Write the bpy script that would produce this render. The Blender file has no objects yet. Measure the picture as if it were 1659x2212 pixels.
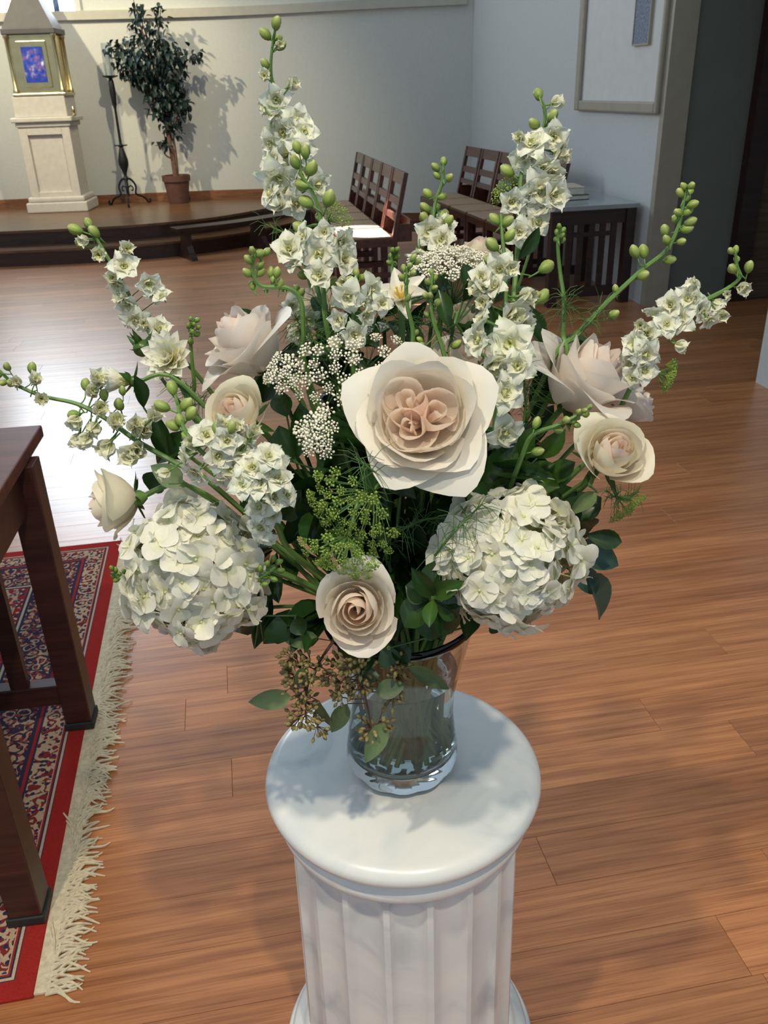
import bpy, math, random
from mathutils import Vector, Matrix, Quaternion

random.seed(11)
SC = bpy.context.scene
COL = SC.collection
PI = math.pi
R = math.radians

# ------------------------------------------------------------------ camera
CAM_Z, PITCH, ROLL, FPX = 1.49, R(26.4), R(-1.9), 1850.0
_f = Vector((0, math.cos(PITCH), -math.sin(PITCH)))
_r0 = Vector((1, 0, 0)); _u0 = Vector((0, math.sin(PITCH), math.cos(PITCH)))
_r = _r0*math.cos(ROLL) + _u0*math.sin(ROLL)
_u = -_r0*math.sin(ROLL) + _u0*math.cos(ROLL)
CAM = Vector((0, 0, CAM_Z))
cd = bpy.data.cameras.new('camera'); cam = bpy.data.objects.new('camera', cd); COL.objects.link(cam)
cam.matrix_world = Matrix(((_r.x, _u.x, -_f.x, 0), (_r.y, _u.y, -_f.y, 0), (_r.z, _u.z, -_f.z, CAM_Z), (0, 0, 0, 1)))
cd.sensor_fit = 'VERTICAL'; cd.sensor_height = 4.54; cd.sensor_width = 3.42
cd.lens = FPX/2212*4.54
cd.clip_start = 0.02; cd.clip_end = 60
cd.dof.use_dof = True; cd.dof.focus_distance = 0.98; cd.dof.aperture_fstop = 2.6
SC.camera = cam

# ------------------------------------------------------------------ world, lights, exposure
SC.view_settings.view_transform = 'Standard'
SC.view_settings.look = 'None'
SC.view_settings.exposure = 0.05
SC.view_settings.gamma = 1.0
w = bpy.data.worlds.new('world'); SC.world = w; w.use_nodes = True
w.node_tree.nodes['Background'].inputs[0].default_value = (0.68, 0.83, 0.97, 1)
w.node_tree.nodes['Background'].inputs[1].default_value = 0.54

def lamp(name, kind, loc, target, power, color, size=0.2, cone=60, blend=0.4):
    l = bpy.data.lights.new(name, kind); l.energy = power; l.color = color
    if kind == 'AREA': l.shape = 'DISK'; l.size = size
    if kind == 'SPOT': l.spot_size = R(cone); l.spot_blend = blend; l.shadow_soft_size = size
    o = bpy.data.objects.new(name, l); COL.objects.link(o)
    o.location = loc
    o.rotation_euler = (Vector(target)-Vector(loc)).to_track_quat('-Z', 'Y').to_euler()
    return o
lamp('ceiling_spot_bouquet_a', 'SPOT', (-0.85, -0.30, 3.9), (0.0, 0.95, 0.7), 190, (1.0, 0.88, 0.66), 0.06, 62, 0.8)
lamp('ceiling_spot_bouquet_b', 'SPOT', (0.45, -0.75, 3.9), (0.0, 0.95, 0.7), 190, (1.0, 0.88, 0.68), 0.06, 62, 0.8)
lamp('ceiling_spot_apse_a', 'SPOT', (-4.6, 8.0, 4.4), (-2.9, 11.3, 1.4), 640, (1.0, 0.87, 0.60), 0.05, 62, 0.8)
lamp('ceiling_spot_apse_b', 'SPOT', (-1.2, 7.6, 4.4), (-3.4, 11.3, 1.3), 400, (1.0, 0.87, 0.60), 0.05, 50, 0.8)
lamp('sun_shaft', 'SPOT', (-2.6, 9.9, 4.6), (-0.07, 7.20, 0.46), 12000, (1.0, 0.98, 0.95), 0.02, 5.8, 0.05)

# ------------------------------------------------------------------ helpers
TH = R(9.5)                                   # the room is turned this much against the view
RU = Vector((math.cos(TH), math.sin(TH), 0)); RV = Vector((-math.sin(TH), math.cos(TH), 0))
def ray(px, py): return _f + _r*((px-829.5)/FPX) - _u*((py-1106)/FPX)
def at_y(px, py, Y):
    d = ray(px, py); return CAM + d*(Y/d.y)
def proj(p):
    v = p-CAM; t = v.dot(_f)
    return 829.5+FPX*v.dot(_r)/t, 1106-FPX*v.dot(_u)/t, t

def tag(o, label=None, cat=None, group=None, kind=None):
    if label: o['label'] = label
    if cat: o['category'] = cat
    if group: o['group'] = group
    if kind: o['kind'] = kind
    return o
def thing(name, label, cat, loc=(0, 0, 0), rotz=0, group=None):
    o = bpy.data.objects.new(name, None); COL.objects.link(o)
    o.location = loc; o.rotation_euler = (0, 0, rotz); o.empty_display_size = .05
    return tag(o, label, cat, group)
def link_mesh(name, me, parent=None, mw=None):
    o = bpy.data.objects.new(name, me); COL.objects.link(o)
    if parent is not None: o.parent = parent
    if mw is not None: o.matrix_local = mw
    return o
def make_mesh(name, verts, faces, mats, smooth=True, angle=0.7, midx=None):
    me = bpy.data.meshes.new(name)
    me.from_pydata([tuple(v) for v in verts], [], faces)
    if not isinstance(mats, (list, tuple)): mats = [mats]
    for m in mats: me.materials.append(m)
    if midx:
        for p, i in zip(me.polygons, midx): p.material_index = i
    if smooth:
        for p in me.polygons: p.use_smooth = True
        if angle: me.set_sharp_from_angle(angle=angle)
    me.update()
    return me
class MB:
    def __init__(s): s.v = []; s.f = []; s.m = []; s.cur = 0
    def add(s, vs, fs, M=None):
        n = len(s.v)
        s.v += [M @ Vector(v) for v in vs] if M is not None else [Vector(v) for v in vs]
        s.f += [tuple(i+n for i in f) for f in fs]; s.m += [s.cur]*len(fs)
        return s
    def box(s, x0, x1, y0, y1, z0, z1, M=None):
        vs = [(x, y, z) for z in (z0, z1) for y in (y0, y1) for x in (x0, x1)]
        return s.add(vs, [(0, 2, 3, 1), (4, 5, 7, 6), (0, 1, 5, 4), (2, 6, 7, 3), (0, 4, 6, 2), (1, 3, 7, 5)], M)
    def bar(s, a, b, w, h, up=(0, 0, 1)):
        a = Vector(a); b = Vector(b); d = b-a; L = d.length; d.normalize()
        x = Vector(up).cross(d)
        if x.length < 1e-4: x = Vector((1, 0, 0))
        x.normalize(); y = d.cross(x)
        M = Matrix((( x.x, y.x, d.x, a.x), (x.y, y.y, d.y, a.y), (x.z, y.z, d.z, a.z), (0, 0, 0, 1)))
        return s.box(-w/2, w/2, -h/2, h/2, 0, L, M)
    def tube(s, pts, rad, n=6, cap=True):
        pts = [Vector(p) for p in pts]; m = len(pts)
        if not isinstance(rad, (list, tuple)): rad = [rad]*m
        ref = None; vs = []
        for i, p in enumerate(pts):
            d = (pts[min(i+1, m-1)]-pts[max(i-1, 0)])
            if d.length < 1e-9: d = Vector((0, 0, 1))
            d.normalize()
            if ref is None: ref = d.orthogonal().normalized()
            x = (ref - d*ref.dot(d))
            x = x.normalized() if x.length > 1e-6 else d.orthogonal().normalized()
            ref = x; y = d.cross(x)
            for k in range(n):
                a = 2*PI*k/n; vs.append(p + (x*math.cos(a)+y*math.sin(a))*rad[i])
        fs = [(i*n+k, i*n+(k+1) % n, (i+1)*n+(k+1) % n, (i+1)*n+k) for i in range(m-1) for k in range(n)]
        if cap: fs += [tuple(range(n-1, -1, -1)), tuple((m-1)*n+k for k in range(n))]
        return s.add(vs, fs)
    def lathe(s, prof, n=32, c=(0, 0, 0), fn=None, cap=True):
        vs = []
        for r, z in prof:
            for k in range(n):
                a = 2*PI*k/n; rr = r if fn is None else fn(r, z, a)
                vs.append((c[0]+rr*math.cos(a), c[1]+rr*math.sin(a), c[2]+z))
        m = len(prof)
        fs = [(i*n+k, i*n+(k+1) % n, (i+1)*n+(k+1) % n, (i+1)*n+k) for i in range(m-1) for k in range(n)]
        if cap: fs += [tuple(range(n-1, -1, -1)), tuple((m-1)*n+k for k in range(n))]
        return s.add(vs, fs)
    def ball(s, c, r, n=6, m=4, sc=(1, 1, 1)):
        vs = [(c[0], c[1], c[2]-r*sc[2])]
        for j in range(1, m):
            t = PI*j/m
            for k in range(n):
                a = 2*PI*k/n
                vs.append((c[0]+r*sc[0]*math.sin(t)*math.cos(a), c[1]+r*sc[1]*math.sin(t)*math.sin(a), c[2]-r*sc[2]*math.cos(t)))
        vs.append((c[0], c[1], c[2]+r*sc[2])); e = len(vs)-1
        fs = [(0, 1+(k+1) % n, 1+k) for k in range(n)]
        fs += [(1+j*n+k, 1+j*n+(k+1) % n, 1+(j+1)*n+(k+1) % n, 1+(j+1)*n+k) for j in range(m-2) for k in range(n)]
        fs += [(e, 1+(m-2)*n+k, 1+(m-2)*n+(k+1) % n) for k in range(n)]
        return s.add(vs, fs)
    def mesh(s, name, mats, smooth=True, angle=0.7): return make_mesh(name, s.v, s.f, mats, smooth, angle, s.m)
    def build(s, name, mats, parent=None, smooth=False, angle=0.7, bevel=0, world=False):
        if world and parent is not None:
            l = parent.location; s.v = [v-l for v in s.v]
        o = link_mesh(name, s.mesh(name, mats, smooth, angle), parent)
        if bevel:
            b = o.modifiers.new('bevel', 'BEVEL'); b.width = bevel; b.segments = 2; b.limit_method = 'ANGLE'
        return o
def catmull(pts, n=8):
    pts = [Vector(p) for p in pts]; out = []
    P = [pts[0]*2-pts[1]] + pts + [pts[-1]*2-pts[-2]]
    for i in range(1, len(P)-2):
        a, b, c, d = P[i-1:i+3]
        for k in range(n):
            t = k/n
            out.append(0.5*((2*b)+(c-a)*t+(2*a-5*b+4*c-d)*t*t+(3*b-a-3*c+d)*t**3))
    out.append(pts[-1]); return out
def struct(o, label=None):
    o['kind'] = 'structure'
    if label: o['label'] = label
    return o

# ------------------------------------------------------------------ materials
def newmat(name):
    m = bpy.data.materials.new(name); m.use_nodes = True
    nt = m.node_tree; b = nt.nodes['Principled BSDF']; return m, nt, b
def N(nt, t, **kw):
    n = nt.nodes.new(t)
    for k, v in kw.items(): setattr(n, k, v)
    return n
def ramp(nt, stops, interp='LINEAR'):
    n = nt.nodes.new('ShaderNodeValToRGB'); cr = n.color_ramp; cr.interpolation = interp
    while len(cr.elements) < len(stops): cr.elements.new(0.5)
    for e, (p, c) in zip(cr.elements, stops): e.position = p; e.color = (*c, 1)
    return n
def c4(c): return (c[0], c[1], c[2], 1)
def flat(name, col, rough=0.5, metal=0.0, var=0.12, scale=12.0, bump=0.0, emit=None, spec=0.5):
    m, nt, b = newmat(name)
    tc = N(nt, 'ShaderNodeTexCoord'); nz = N(nt, 'ShaderNodeTexNoise'); nz.inputs['Scale'].default_value = scale
    nz.inputs['Detail'].default_value = 4
    nt.links.new(tc.outputs['Object'], nz.inputs['Vector'])
    rp = ramp(nt, [(0.3, [c*(1-var) for c in col]), (0.7, [min(1, c*(1+var)) for c in col])])
    nt.links.new(nz.outputs['Fac'], rp.inputs['Fac']); nt.links.new(rp.outputs['Color'], b.inputs['Base Color'])
    b.inputs['Roughness'].default_value = rough; b.inputs['Metallic'].default_value = metal
    b.inputs['Specular IOR Level'].default_value = spec
    if bump:
        bp = N(nt, 'ShaderNodeBump'); bp.inputs['Strength'].default_value = bump; bp.inputs['Distance'].default_value = 0.002
        nt.links.new(nz.outputs['Fac'], bp.inputs['Height']); nt.links.new(bp.outputs['Normal'], b.inputs['Normal'])
    if emit:
        b.inputs['Emission Color'].default_value = c4(emit[0]); b.inputs['Emission Strength'].default_value = emit[1]
    return m
def wood(name, dark, light, rough=0.35, stretch=(1.5, 22, 22), per_piece=0.35, bump=0.05, coat=0.0, grain=(.35, .7)):
    m, nt, b = newmat(name)
    tc = N(nt, 'ShaderNodeTexCoord'); oi = N(nt, 'ShaderNodeObjectInfo'); ge = N(nt, 'ShaderNodeNewGeometry')
    rnd = N(nt, 'ShaderNodeMath', operation='ADD'); nt.links.new(oi.outputs['Random'], rnd.inputs[0]); nt.links.new(ge.outputs['Random Per Island'], rnd.inputs[1])
    fr = N(nt, 'ShaderNodeMath', operation='FRACT'); nt.links.new(rnd.outputs[0], fr.inputs[0])
    mul = N(nt, 'ShaderNodeMath', operation='MULTIPLY'); mul.inputs[1].default_value = 37.0; nt.links.new(fr.outputs[0], mul.inputs[0])
    mp = N(nt, 'ShaderNodeMapping'); mp.inputs['Scale'].default_value = stretch
    nt.links.new(tc.outputs['Object'], mp.inputs['Vector'])
    nz = N(nt, 'ShaderNodeTexNoise', noise_dimensions='4D'); nz.inputs['Scale'].default_value = 1.6; nz.inputs['Detail'].default_value = 7
    nz.inputs['Roughness'].default_value = .62; nz.inputs['Distortion'].default_value = .35
    nt.links.new(mp.outputs[0], nz.inputs['Vector']); nt.links.new(mul.outputs[0], nz.inputs['W'])
    mp2 = N(nt, 'ShaderNodeMapping'); mp2.inputs['Scale'].default_value = [stretch[0]*4]+[s*7 for s in stretch[1:]]
    nt.links.new(tc.outputs['Object'], mp2.inputs['Vector'])
    nf = N(nt, 'ShaderNodeTexNoise', noise_dimensions='4D'); nf.inputs['Scale'].default_value = 1.4; nf.inputs['Detail'].default_value = 3
    nt.links.new(mp2.outputs[0], nf.inputs['Vector']); nt.links.new(mul.outputs[0], nf.inputs['W'])
    rp = ramp(nt, [(grain[0], dark), (grain[1], light)]); nt.links.new(nz.outputs['Fac'], rp.inputs['Fac'])
    r2 = ramp(nt, [(.34, (.66, .60, .57)), (.54, (1, 1, 1))]); nt.links.new(nf.outputs['Fac'], r2.inputs['Fac'])
    mx = N(nt, 'ShaderNodeMixRGB', blend_type='MULTIPLY'); mx.inputs['Fac'].default_value = 0.75
    nt.links.new(rp.outputs[0], mx.inputs[1]); nt.links.new(r2.outputs[0], mx.inputs[2])
    mr = N(nt, 'ShaderNodeMapRange'); mr.inputs[3].default_value = 1-per_piece; mr.inputs[4].default_value = 1+per_piece*.6
    nt.links.new(fr.outputs[0], mr.inputs[0])
    m2 = N(nt, 'ShaderNodeVectorMath', operation='SCALE'); nt.links.new(mx.outputs[0], m2.inputs[0]); nt.links.new(mr.outputs[0], m2.inputs['Scale'])
    nt.links.new(m2.outputs[0], b.inputs['Base Color'])
    b.inputs['Roughness'].default_value = rough; b.inputs['Coat Weight'].default_value = coat; b.inputs['Coat Roughness'].default_value = .25
    if bump:
        bp = N(nt, 'ShaderNodeBump'); bp.inputs['Strength'].default_value = bump; bp.inputs['Distance'].default_value = .001
        nt.links.new(nf.outputs['Fac'], bp.inputs['Height']); nt.links.new(bp.outputs['Normal'], b.inputs['Normal'])
    return m
def petal_mat(name, stops, transl=0.3, rough=0.55, axis='R', vein=0.06):
    """thin petal or leaf; colour by distance from the flower axis (R) or along the leaf (Y), which is the petal's own colouring"""
    m, nt, b = newmat(name)
    tc = N(nt, 'ShaderNodeTexCoord'); sep = N(nt, 'ShaderNodeSeparateXYZ'); nt.links.new(tc.outputs['Object'], sep.inputs[0])
    if axis == 'R':
        cx = N(nt, 'ShaderNodeCombineXYZ'); nt.links.new(sep.outputs[0], cx.inputs[0]); nt.links.new(sep.outputs[1], cx.inputs[1])
        ln = N(nt, 'ShaderNodeVectorMath', operation='LENGTH'); nt.links.new(cx.outputs[0], ln.inputs[0]); fac = ln.outputs['Value']
    elif axis == 'Z': fac = sep.outputs[2]
    else: fac = sep.outputs[1]
    rp = ramp(nt, stops); nt.links.new(fac, rp.inputs['Fac'])
    nz = N(nt, 'ShaderNodeTexNoise'); nz.inputs['Scale'].default_value = 6; nt.links.new(tc.outputs['Object'], nz.inputs['Vector'])
    mr = N(nt, 'ShaderNodeMapRange'); mr.inputs[3].default_value = 1-vein*2; mr.inputs[4].default_value = 1+vein
    nt.links.new(nz.outputs['Fac'], mr.inputs[0])
    oi = N(nt, 'ShaderNodeObjectInfo'); mo = N(nt, 'ShaderNodeMapRange'); mo.inputs[3].default_value = 1-vein; mo.inputs[4].default_value = 1+vein*.5
    nt.links.new(oi.outputs['Random'], mo.inputs[0])
    mm = N(nt, 'ShaderNodeMath', operation='MULTIPLY'); nt.links.new(mr.outputs[0], mm.inputs[0]); nt.links.new(mo.outputs[0], mm.inputs[1])
    sc = N(nt, 'ShaderNodeVectorMath', operation='SCALE'); nt.links.new(rp.outputs[0], sc.inputs[0]); nt.links.new(mm.outputs[0], sc.inputs['Scale'])
    nt.links.new(sc.outputs[0], b.inputs['Base Color']); b.inputs['Roughness'].default_value = rough
    if transl:
        tr = N(nt, 'ShaderNodeBsdfTranslucent'); nt.links.new(sc.outputs[0], tr.inputs['Color'])
        mx = N(nt, 'ShaderNodeMixShader'); mx.inputs[0].default_value = transl
        nt.links.new(b.outputs[0], mx.inputs[1]); nt.links.new(tr.outputs[0], mx.inputs[2])
        nt.links.new(mx.outputs[0], nt.nodes['Material Output'].inputs['Surface'])
    return m

def marble(name):
    m, nt, b = newmat(name)
    tc = N(nt, 'ShaderNodeTexCoord')
    nz = N(nt, 'ShaderNodeTexNoise'); nz.inputs['Scale'].default_value = 5; nz.inputs['Detail'].default_value = 9; nz.inputs['Distortion'].default_value = 1.6
    nt.links.new(tc.outputs['Object'], nz.inputs['Vector'])
    rp = ramp(nt, [(.30, (.46, .51, .55)), (.44, (.71, .74, .74)), (.58, (.80, .80, .77)), (.8, (.74, .76, .76))])
    nt.links.new(nz.outputs['Fac'], rp.inputs['Fac']); nt.links.new(rp.outputs[0], b.inputs['Base Color'])
    b.inputs['Roughness'].default_value = .28
    b.inputs['Subsurface Weight'].default_value = .0
    return m

M_FLOOR = wood('oak_floor_boards', (.36, .128, .044), (.60, .250, .098), rough=.36, stretch=(1.1, 30, 30), per_piece=.20, bump=.05, coat=.35, grain=(.34, .62))
M_SUB = flat('dark_joint', (.05, .02, .01), .8)
M_DECK = wood('platform_oak', (.10, .045, .018), (.24, .12, .05), rough=.28, per_piece=.1)
M_STEP = wood('dark_step_wood', (.035, .016, .010), (.075, .035, .022), rough=.35, per_piece=.15)
M_MAHOG = wood('mahogany_stain', (.060, .016, .010), (.15, .045, .024), rough=.30, per_piece=.15, coat=.2)
M_TTOP = wood('satin_table_top', (.085, .026, .018), (.17, .055, .036), rough=.55, per_piece=.05)
M_LEGWOOD = wood('dark_stained_legs', (.032, .011, .010), (.075, .024, .018), rough=.38, per_piece=.1)
M_DARKWOOD = wood('near_black_wood', (.018, .008, .007), (.050, .020, .015), rough=.38, per_piece=.15)
M_BASEB = wood('baseboard_oak', (.14, .05, .02), (.30, .13, .05), rough=.4)
M_WALL = flat('cream_plaster', (.62, .63, .58), .8, var=.03, scale=40, bump=.05)
M_WALL2 = flat('white_plaster', (.60, .62, .60), .8, var=.03, scale=40, bump=.05)
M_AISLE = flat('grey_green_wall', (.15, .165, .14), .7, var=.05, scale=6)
M_RAIL = flat('painted_rail', (.50, .48, .40), .5, var=.05)
M_FRAME = flat('taupe_moulding', (.36, .33, .25), .5, var=.06)
M_STONE = flat('limestone', (.58, .54, .47), .65, var=.06, scale=18, bump=.1)
M_BRASS = flat('polished_brass', (.62, .52, .28), .25, metal=1.0, var=.08)
M_ROOF = flat('dull_bronze', (.075, .07, .072), .6, var=.1)
M_IRON = flat('wrought_iron', (.012, .013, .016), .45, metal=.3, var=.2, scale=40)
M_WAX = flat('candle_wax', (.85, .82, .72), .5)
M_POT = flat('terracotta', (.13, .055, .038), .7, var=.15, scale=20)
M_SOIL = flat('potting_soil', (.03, .02, .012), .95)
M_BARK = flat('ficus_bark', (.16, .085, .055), .8, var=.25, scale=30)
M_FICUS = petal_mat('ficus_leaf', [(0, (.010, .030, .026)), (1, (.016, .045, .036))], .12, .4, 'Y', .2)
M_RUSH = flat('woven_rush', (.42, .27, .16), .6, var=.2, scale=60, bump=.3)
M_GLASSTOP = flat('grey_table_top', (.30, .33, .34), .12, var=.05)
M_BOOKT = flat('beige_book', (.55, .48, .33), .6); M_BOOKD = flat('navy_book', (.03, .04, .06), .5); M_PAGES = flat('book_pages', (.70, .66, .55), .8)
M_PLAQUE = flat('blue_grey_plaque', (.16, .20, .27), .6, var=.5, scale=70)
M_PIC = flat('inner_picture_panel', (.70, .70, .66), .75, var=.03)
M_RUBBER = flat('black_rubber', (.015, .018, .018), .6)
M_FRINGE = flat('cream_cotton', (.68, .58, .40), .9, var=.18, scale=90)
M_MARBLE = marble('white_marble')
M_MULL = flat('window_bars', (.05, .09, .22), .5)
M_PANE = flat('daylit_pane', (.9, .95, 1.0), .3, emit=((.80, .90, 1.0), 20.0))
def glass(name, col, rough=0.0, ior=1.45):
    m, nt, b = newmat(name)
    b.inputs['Base Color'].default_value = c4(col); b.inputs['Roughness'].default_value = rough
    b.inputs['Transmission Weight'].default_value = 1.0; b.inputs['IOR'].default_value = ior
    return m
M_GLASS = glass('clear_glass', (.80, .86, .88)); M_WATER = glass('vase_water', (.90, .95, .93), 0, 1.33)

def rug_mat():
    m, nt, b = newmat('persian_rug'); L = nt.links.new
    HX, HY = 1.35, .91
    tc = N(nt, 'ShaderNodeTexCoord'); sep = N(nt, 'ShaderNodeSeparateXYZ'); L(tc.outputs['Object'], sep.inputs[0])
    def mth(op, a, bb=None):
        n = N(nt, 'ShaderNodeMath', operation=op)
        for i, x in enumerate((a, bb)):
            if x is None: continue
            if isinstance(x, (int, float)): n.inputs[i].default_value = x
            else: L(x, n.inputs[i])
        return n.outputs[0]
    ax = mth('ABSOLUTE', sep.outputs[0]); ay = mth('ABSOLUTE', sep.outputs[1])
    d = mth('MINIMUM', mth('SUBTRACT', HX, ax), mth('SUBTRACT', HY, ay))
    dn = mth('MULTIPLY', d, 2.0)                  # 0..0.5 m -> 0..1
    red, navy, cream, dark = (.36, .025, .020), (.030, .034, .075), (.56, .42, .29), (.08, .025, .03)
    base = ramp(nt, [(0, red), (.075, navy), (.082, cream), (.090, navy), (.098, red), (.107, (.50, .36, .24)), (.222, navy), (.232, red), (.25, navy), (.26, (.045, .03, .06)),
                     (.515, navy), (.53, cream), (.545, navy), (.555, red), (.60, (.50, .36, .24)), (.70, navy), (.72, (.30, .035, .03))], 'CONSTANT')
    mot = ramp(nt, [(0, red), (.075, navy), (.085, cream), (.107, (.22, .03, .03)), (.225, cream), (.26, (.46, .30, .18)), (.52, red), (.55, navy), (.60, red), (.72, cream)], 'CONSTANT')
    mot2 = ramp(nt, [(0, red), (.075, cream), (.107, navy), (.225, cream), (.26, (.30, .05, .04)), (.52, cream), (.60, (.06, .09, .13)), (.72, navy)], 'CONSTANT')
    for r_ in (base, mot, mot2): L(dn, r_.inputs[0])
    wz = N(nt, 'ShaderNodeTexNoise'); wz.inputs['Scale'].default_value = 28; L(tc.outputs['Object'], wz.inputs['Vector'])
    wv = N(nt, 'ShaderNodeVectorMath', operation='SCALE'); wv.inputs['Scale'].default_value = .035; L(wz.outputs['Color'], wv.inputs[0])
    wa = N(nt, 'ShaderNodeVectorMath', operation='ADD'); L(tc.outputs['Object'], wa.inputs[0]); L(wv.outputs[0], wa.inputs[1])
    v1 = N(nt, 'ShaderNodeTexVoronoi'); v1.inputs['Scale'].default_value = 26; v1.inputs['Randomness'].default_value = .45; L(wa.outputs[0], v1.inputs['Vector'])
    v2 = N(nt, 'ShaderNodeTexVoronoi'); v2.inputs['Scale'].default_value = 60; v2.inputs['Randomness'].default_value = .8; L(tc.outputs['Object'], v2.inputs['Vector'])
    ring = mth('MULTIPLY', mth('ADD', mth('SINE', mth('MULTIPLY', v1.outputs['Distance'], 19.0)), 1), .5)
    ringb = mth('GREATER_THAN', ring, .62)
    spots = mth('LESS_THAN', v2.outputs['Distance'], .33)
    edge = mth('LESS_THAN', dn, .075)
    kr = ramp(nt, [(0, (0, 0, 0)), (.112, (1, 1, 1)), (.22, (0, 0, 0)), (.268, (1, 1, 1)), (.512, (0, 0, 0)), (.56, (1, 1, 1)), (.695, (0, 0, 0)), (.73, (1, 1, 1))], 'CONSTANT'); L(dn, kr.inputs[0])
    keep = kr.outputs[0]
    m1 = N(nt, 'ShaderNodeMixRGB'); L(mth('MULTIPLY', ringb, keep), m1.inputs[0]); L(base.outputs[0], m1.inputs[1]); L(mot.outputs[0], m1.inputs[2])
    m2 = N(nt, 'ShaderNodeMixRGB'); L(mth('MULTIPLY', spots, keep), m2.inputs[0]); L(m1.outputs[0], m2.inputs[1]); L(mot2.outputs[0], m2.inputs[2])
    nz = N(nt, 'ShaderNodeTexNoise'); nz.inputs['Scale'].default_value = 260; L(tc.outputs['Object'], nz.inputs['Vector'])
    mr = N(nt, 'ShaderNodeMapRange'); mr.inputs[3].default_value = .7; mr.inputs[4].default_value = 1.25; L(nz.outputs['Fac'], mr.inputs[0])
    sc = N(nt, 'ShaderNodeVectorMath', operation='SCALE'); L(m2.outputs[0], sc.inputs[0]); L(mr.outputs[0], sc.inputs['Scale'])
    L(sc.outputs[0], b.inputs['Base Color']); b.inputs['Roughness'].default_value = .95; b.inputs['Specular IOR Level'].default_value = .1
    bp = N(nt, 'ShaderNodeBump'); bp.inputs['Strength'].default_value = .3; bp.inputs['Distance'].default_value = .002
    L(nz.outputs['Fac'], bp.inputs['Height']); L(bp.outputs[0], b.inputs['Normal'])
    return m
M_RUG = rug_mat()
def enamel_mat():
    m, nt, b = newmat('blue_enamel_scene'); L = nt.links.new
    tc = N(nt, 'ShaderNodeTexCoord'); nz = N(nt, 'ShaderNodeTexNoise'); nz.inputs['Scale'].default_value = 17; nz.inputs['Detail'].default_value = 6
    L(tc.outputs['Object'], nz.inputs['Vector'])
    r1 = ramp(nt, [(.36, (.02, .035, .30)), (.50, (.05, .10, .50)), (.56, (.30, .09, .16)), (.60, (.12, .22, .60)), (.70, (.62, .74, .85))]); L(nz.outputs['Fac'], r1.inputs[0])
    sep = N(nt, 'ShaderNodeSeparateXYZ'); L(tc.outputs['Object'], sep.inputs[0])
    ab = N(nt, 'ShaderNodeVectorMath', operation='LENGTH'); L(tc.outputs['Object'], ab.inputs[0])
    mk = ramp(nt, [(.10, (1, 1, 1)), (.17, (0, 0, 0))]); L(ab.outputs['Value'], mk.inputs[0])
    mx = N(nt, 'ShaderNodeMixRGB'); mx.inputs[1].default_value = (.025, .05, .36, 1); L(mk.outputs[0], mx.inputs[0]); L(r1.outputs[0], mx.inputs[2])
    L(mx.outputs[0], b.inputs['Base Color']); b.inputs['Roughness'].default_value = .2
    return m
M_ENAMEL = enamel_mat()

# ------------------------------------------------------------------ setting: floor with boards
fl = MB().box(-6.5, 5.0, -1.5, 11.6, -.06, -.004)
floor = struct(fl.build('floor', M_SUB), 'oak board floor of the chapel')
rows = []
PW = .131
rr = random.Random(5)
cand = []
for i in range(-4, 74):
    v0 = .25 + i*PW
    x = -6.2 + rr.random()*1.6
    while x < 4.6:
        ln = rr.uniform(.9, 2.3)
        cand.append((x, min(x+ln, 4.8), v0)); x += ln
def room(uu, vv, z=0): return RU*uu + RV*vv + Vector((0, 0, z))
def inview(x0, x1, v0):
    for k in range(5):
        for dv in (0, PW):
            p = room(x0+(x1-x0)*k/4, v0+dv)
            if p.y < .35: continue
            a, b_, t = proj(p)
            if -40 < a < 1700 and 300 < b_ < 2290: return (x1-x0)*PW/(t*t*t)
    return 0
scored = sorted(((inview(*c), c) for c in cand), key=lambda s: -s[0])
rest = MB(); nb = 0
for sc_, (x0, x1, v0) in scored:
    g = .0004
    if sc_ > 0 and nb < 296:
        nb += 1
        c = room((x0+x1)/2, v0+PW/2)
        hx, hy = (x1-x0)/2-g, PW/2-g; e = .0005
        vs = [(-hx, -hy, -.02), (hx, -hy, -.02), (hx, hy, -.02), (-hx, hy, -.02), (-hx, -hy, -e), (hx, -hy, -e), (hx, hy, -e), (-hx, hy, -e),
              (-hx+e, -hy+e, 0), (hx-e, -hy+e, 0), (hx-e, hy-e, 0), (-hx+e, hy-e, 0)]
        fs = [(0, 1, 5, 4), (1, 2, 6, 5), (2, 3, 7, 6), (3, 0, 4, 7), (4, 5, 9, 8), (5, 6, 10, 9), (6, 7, 11, 10), (7, 4, 8, 11), (8, 9, 10, 11)]
        me = make_mesh('plank', vs, fs, M_FLOOR, smooth=False)
        link_mesh('plank', me, floor, Matrix.Translation(c) @ Matrix.Rotation(TH, 4, 'Z'))
    else:
        rest.box(x0+g, x1-g, v0+g, v0+PW-g, -.02, 0)
o = rest.build('outer_planks', M_FLOOR, floor); o['kind'] = 'stuff'; o.rotation_euler = (0, 0, TH)

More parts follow.
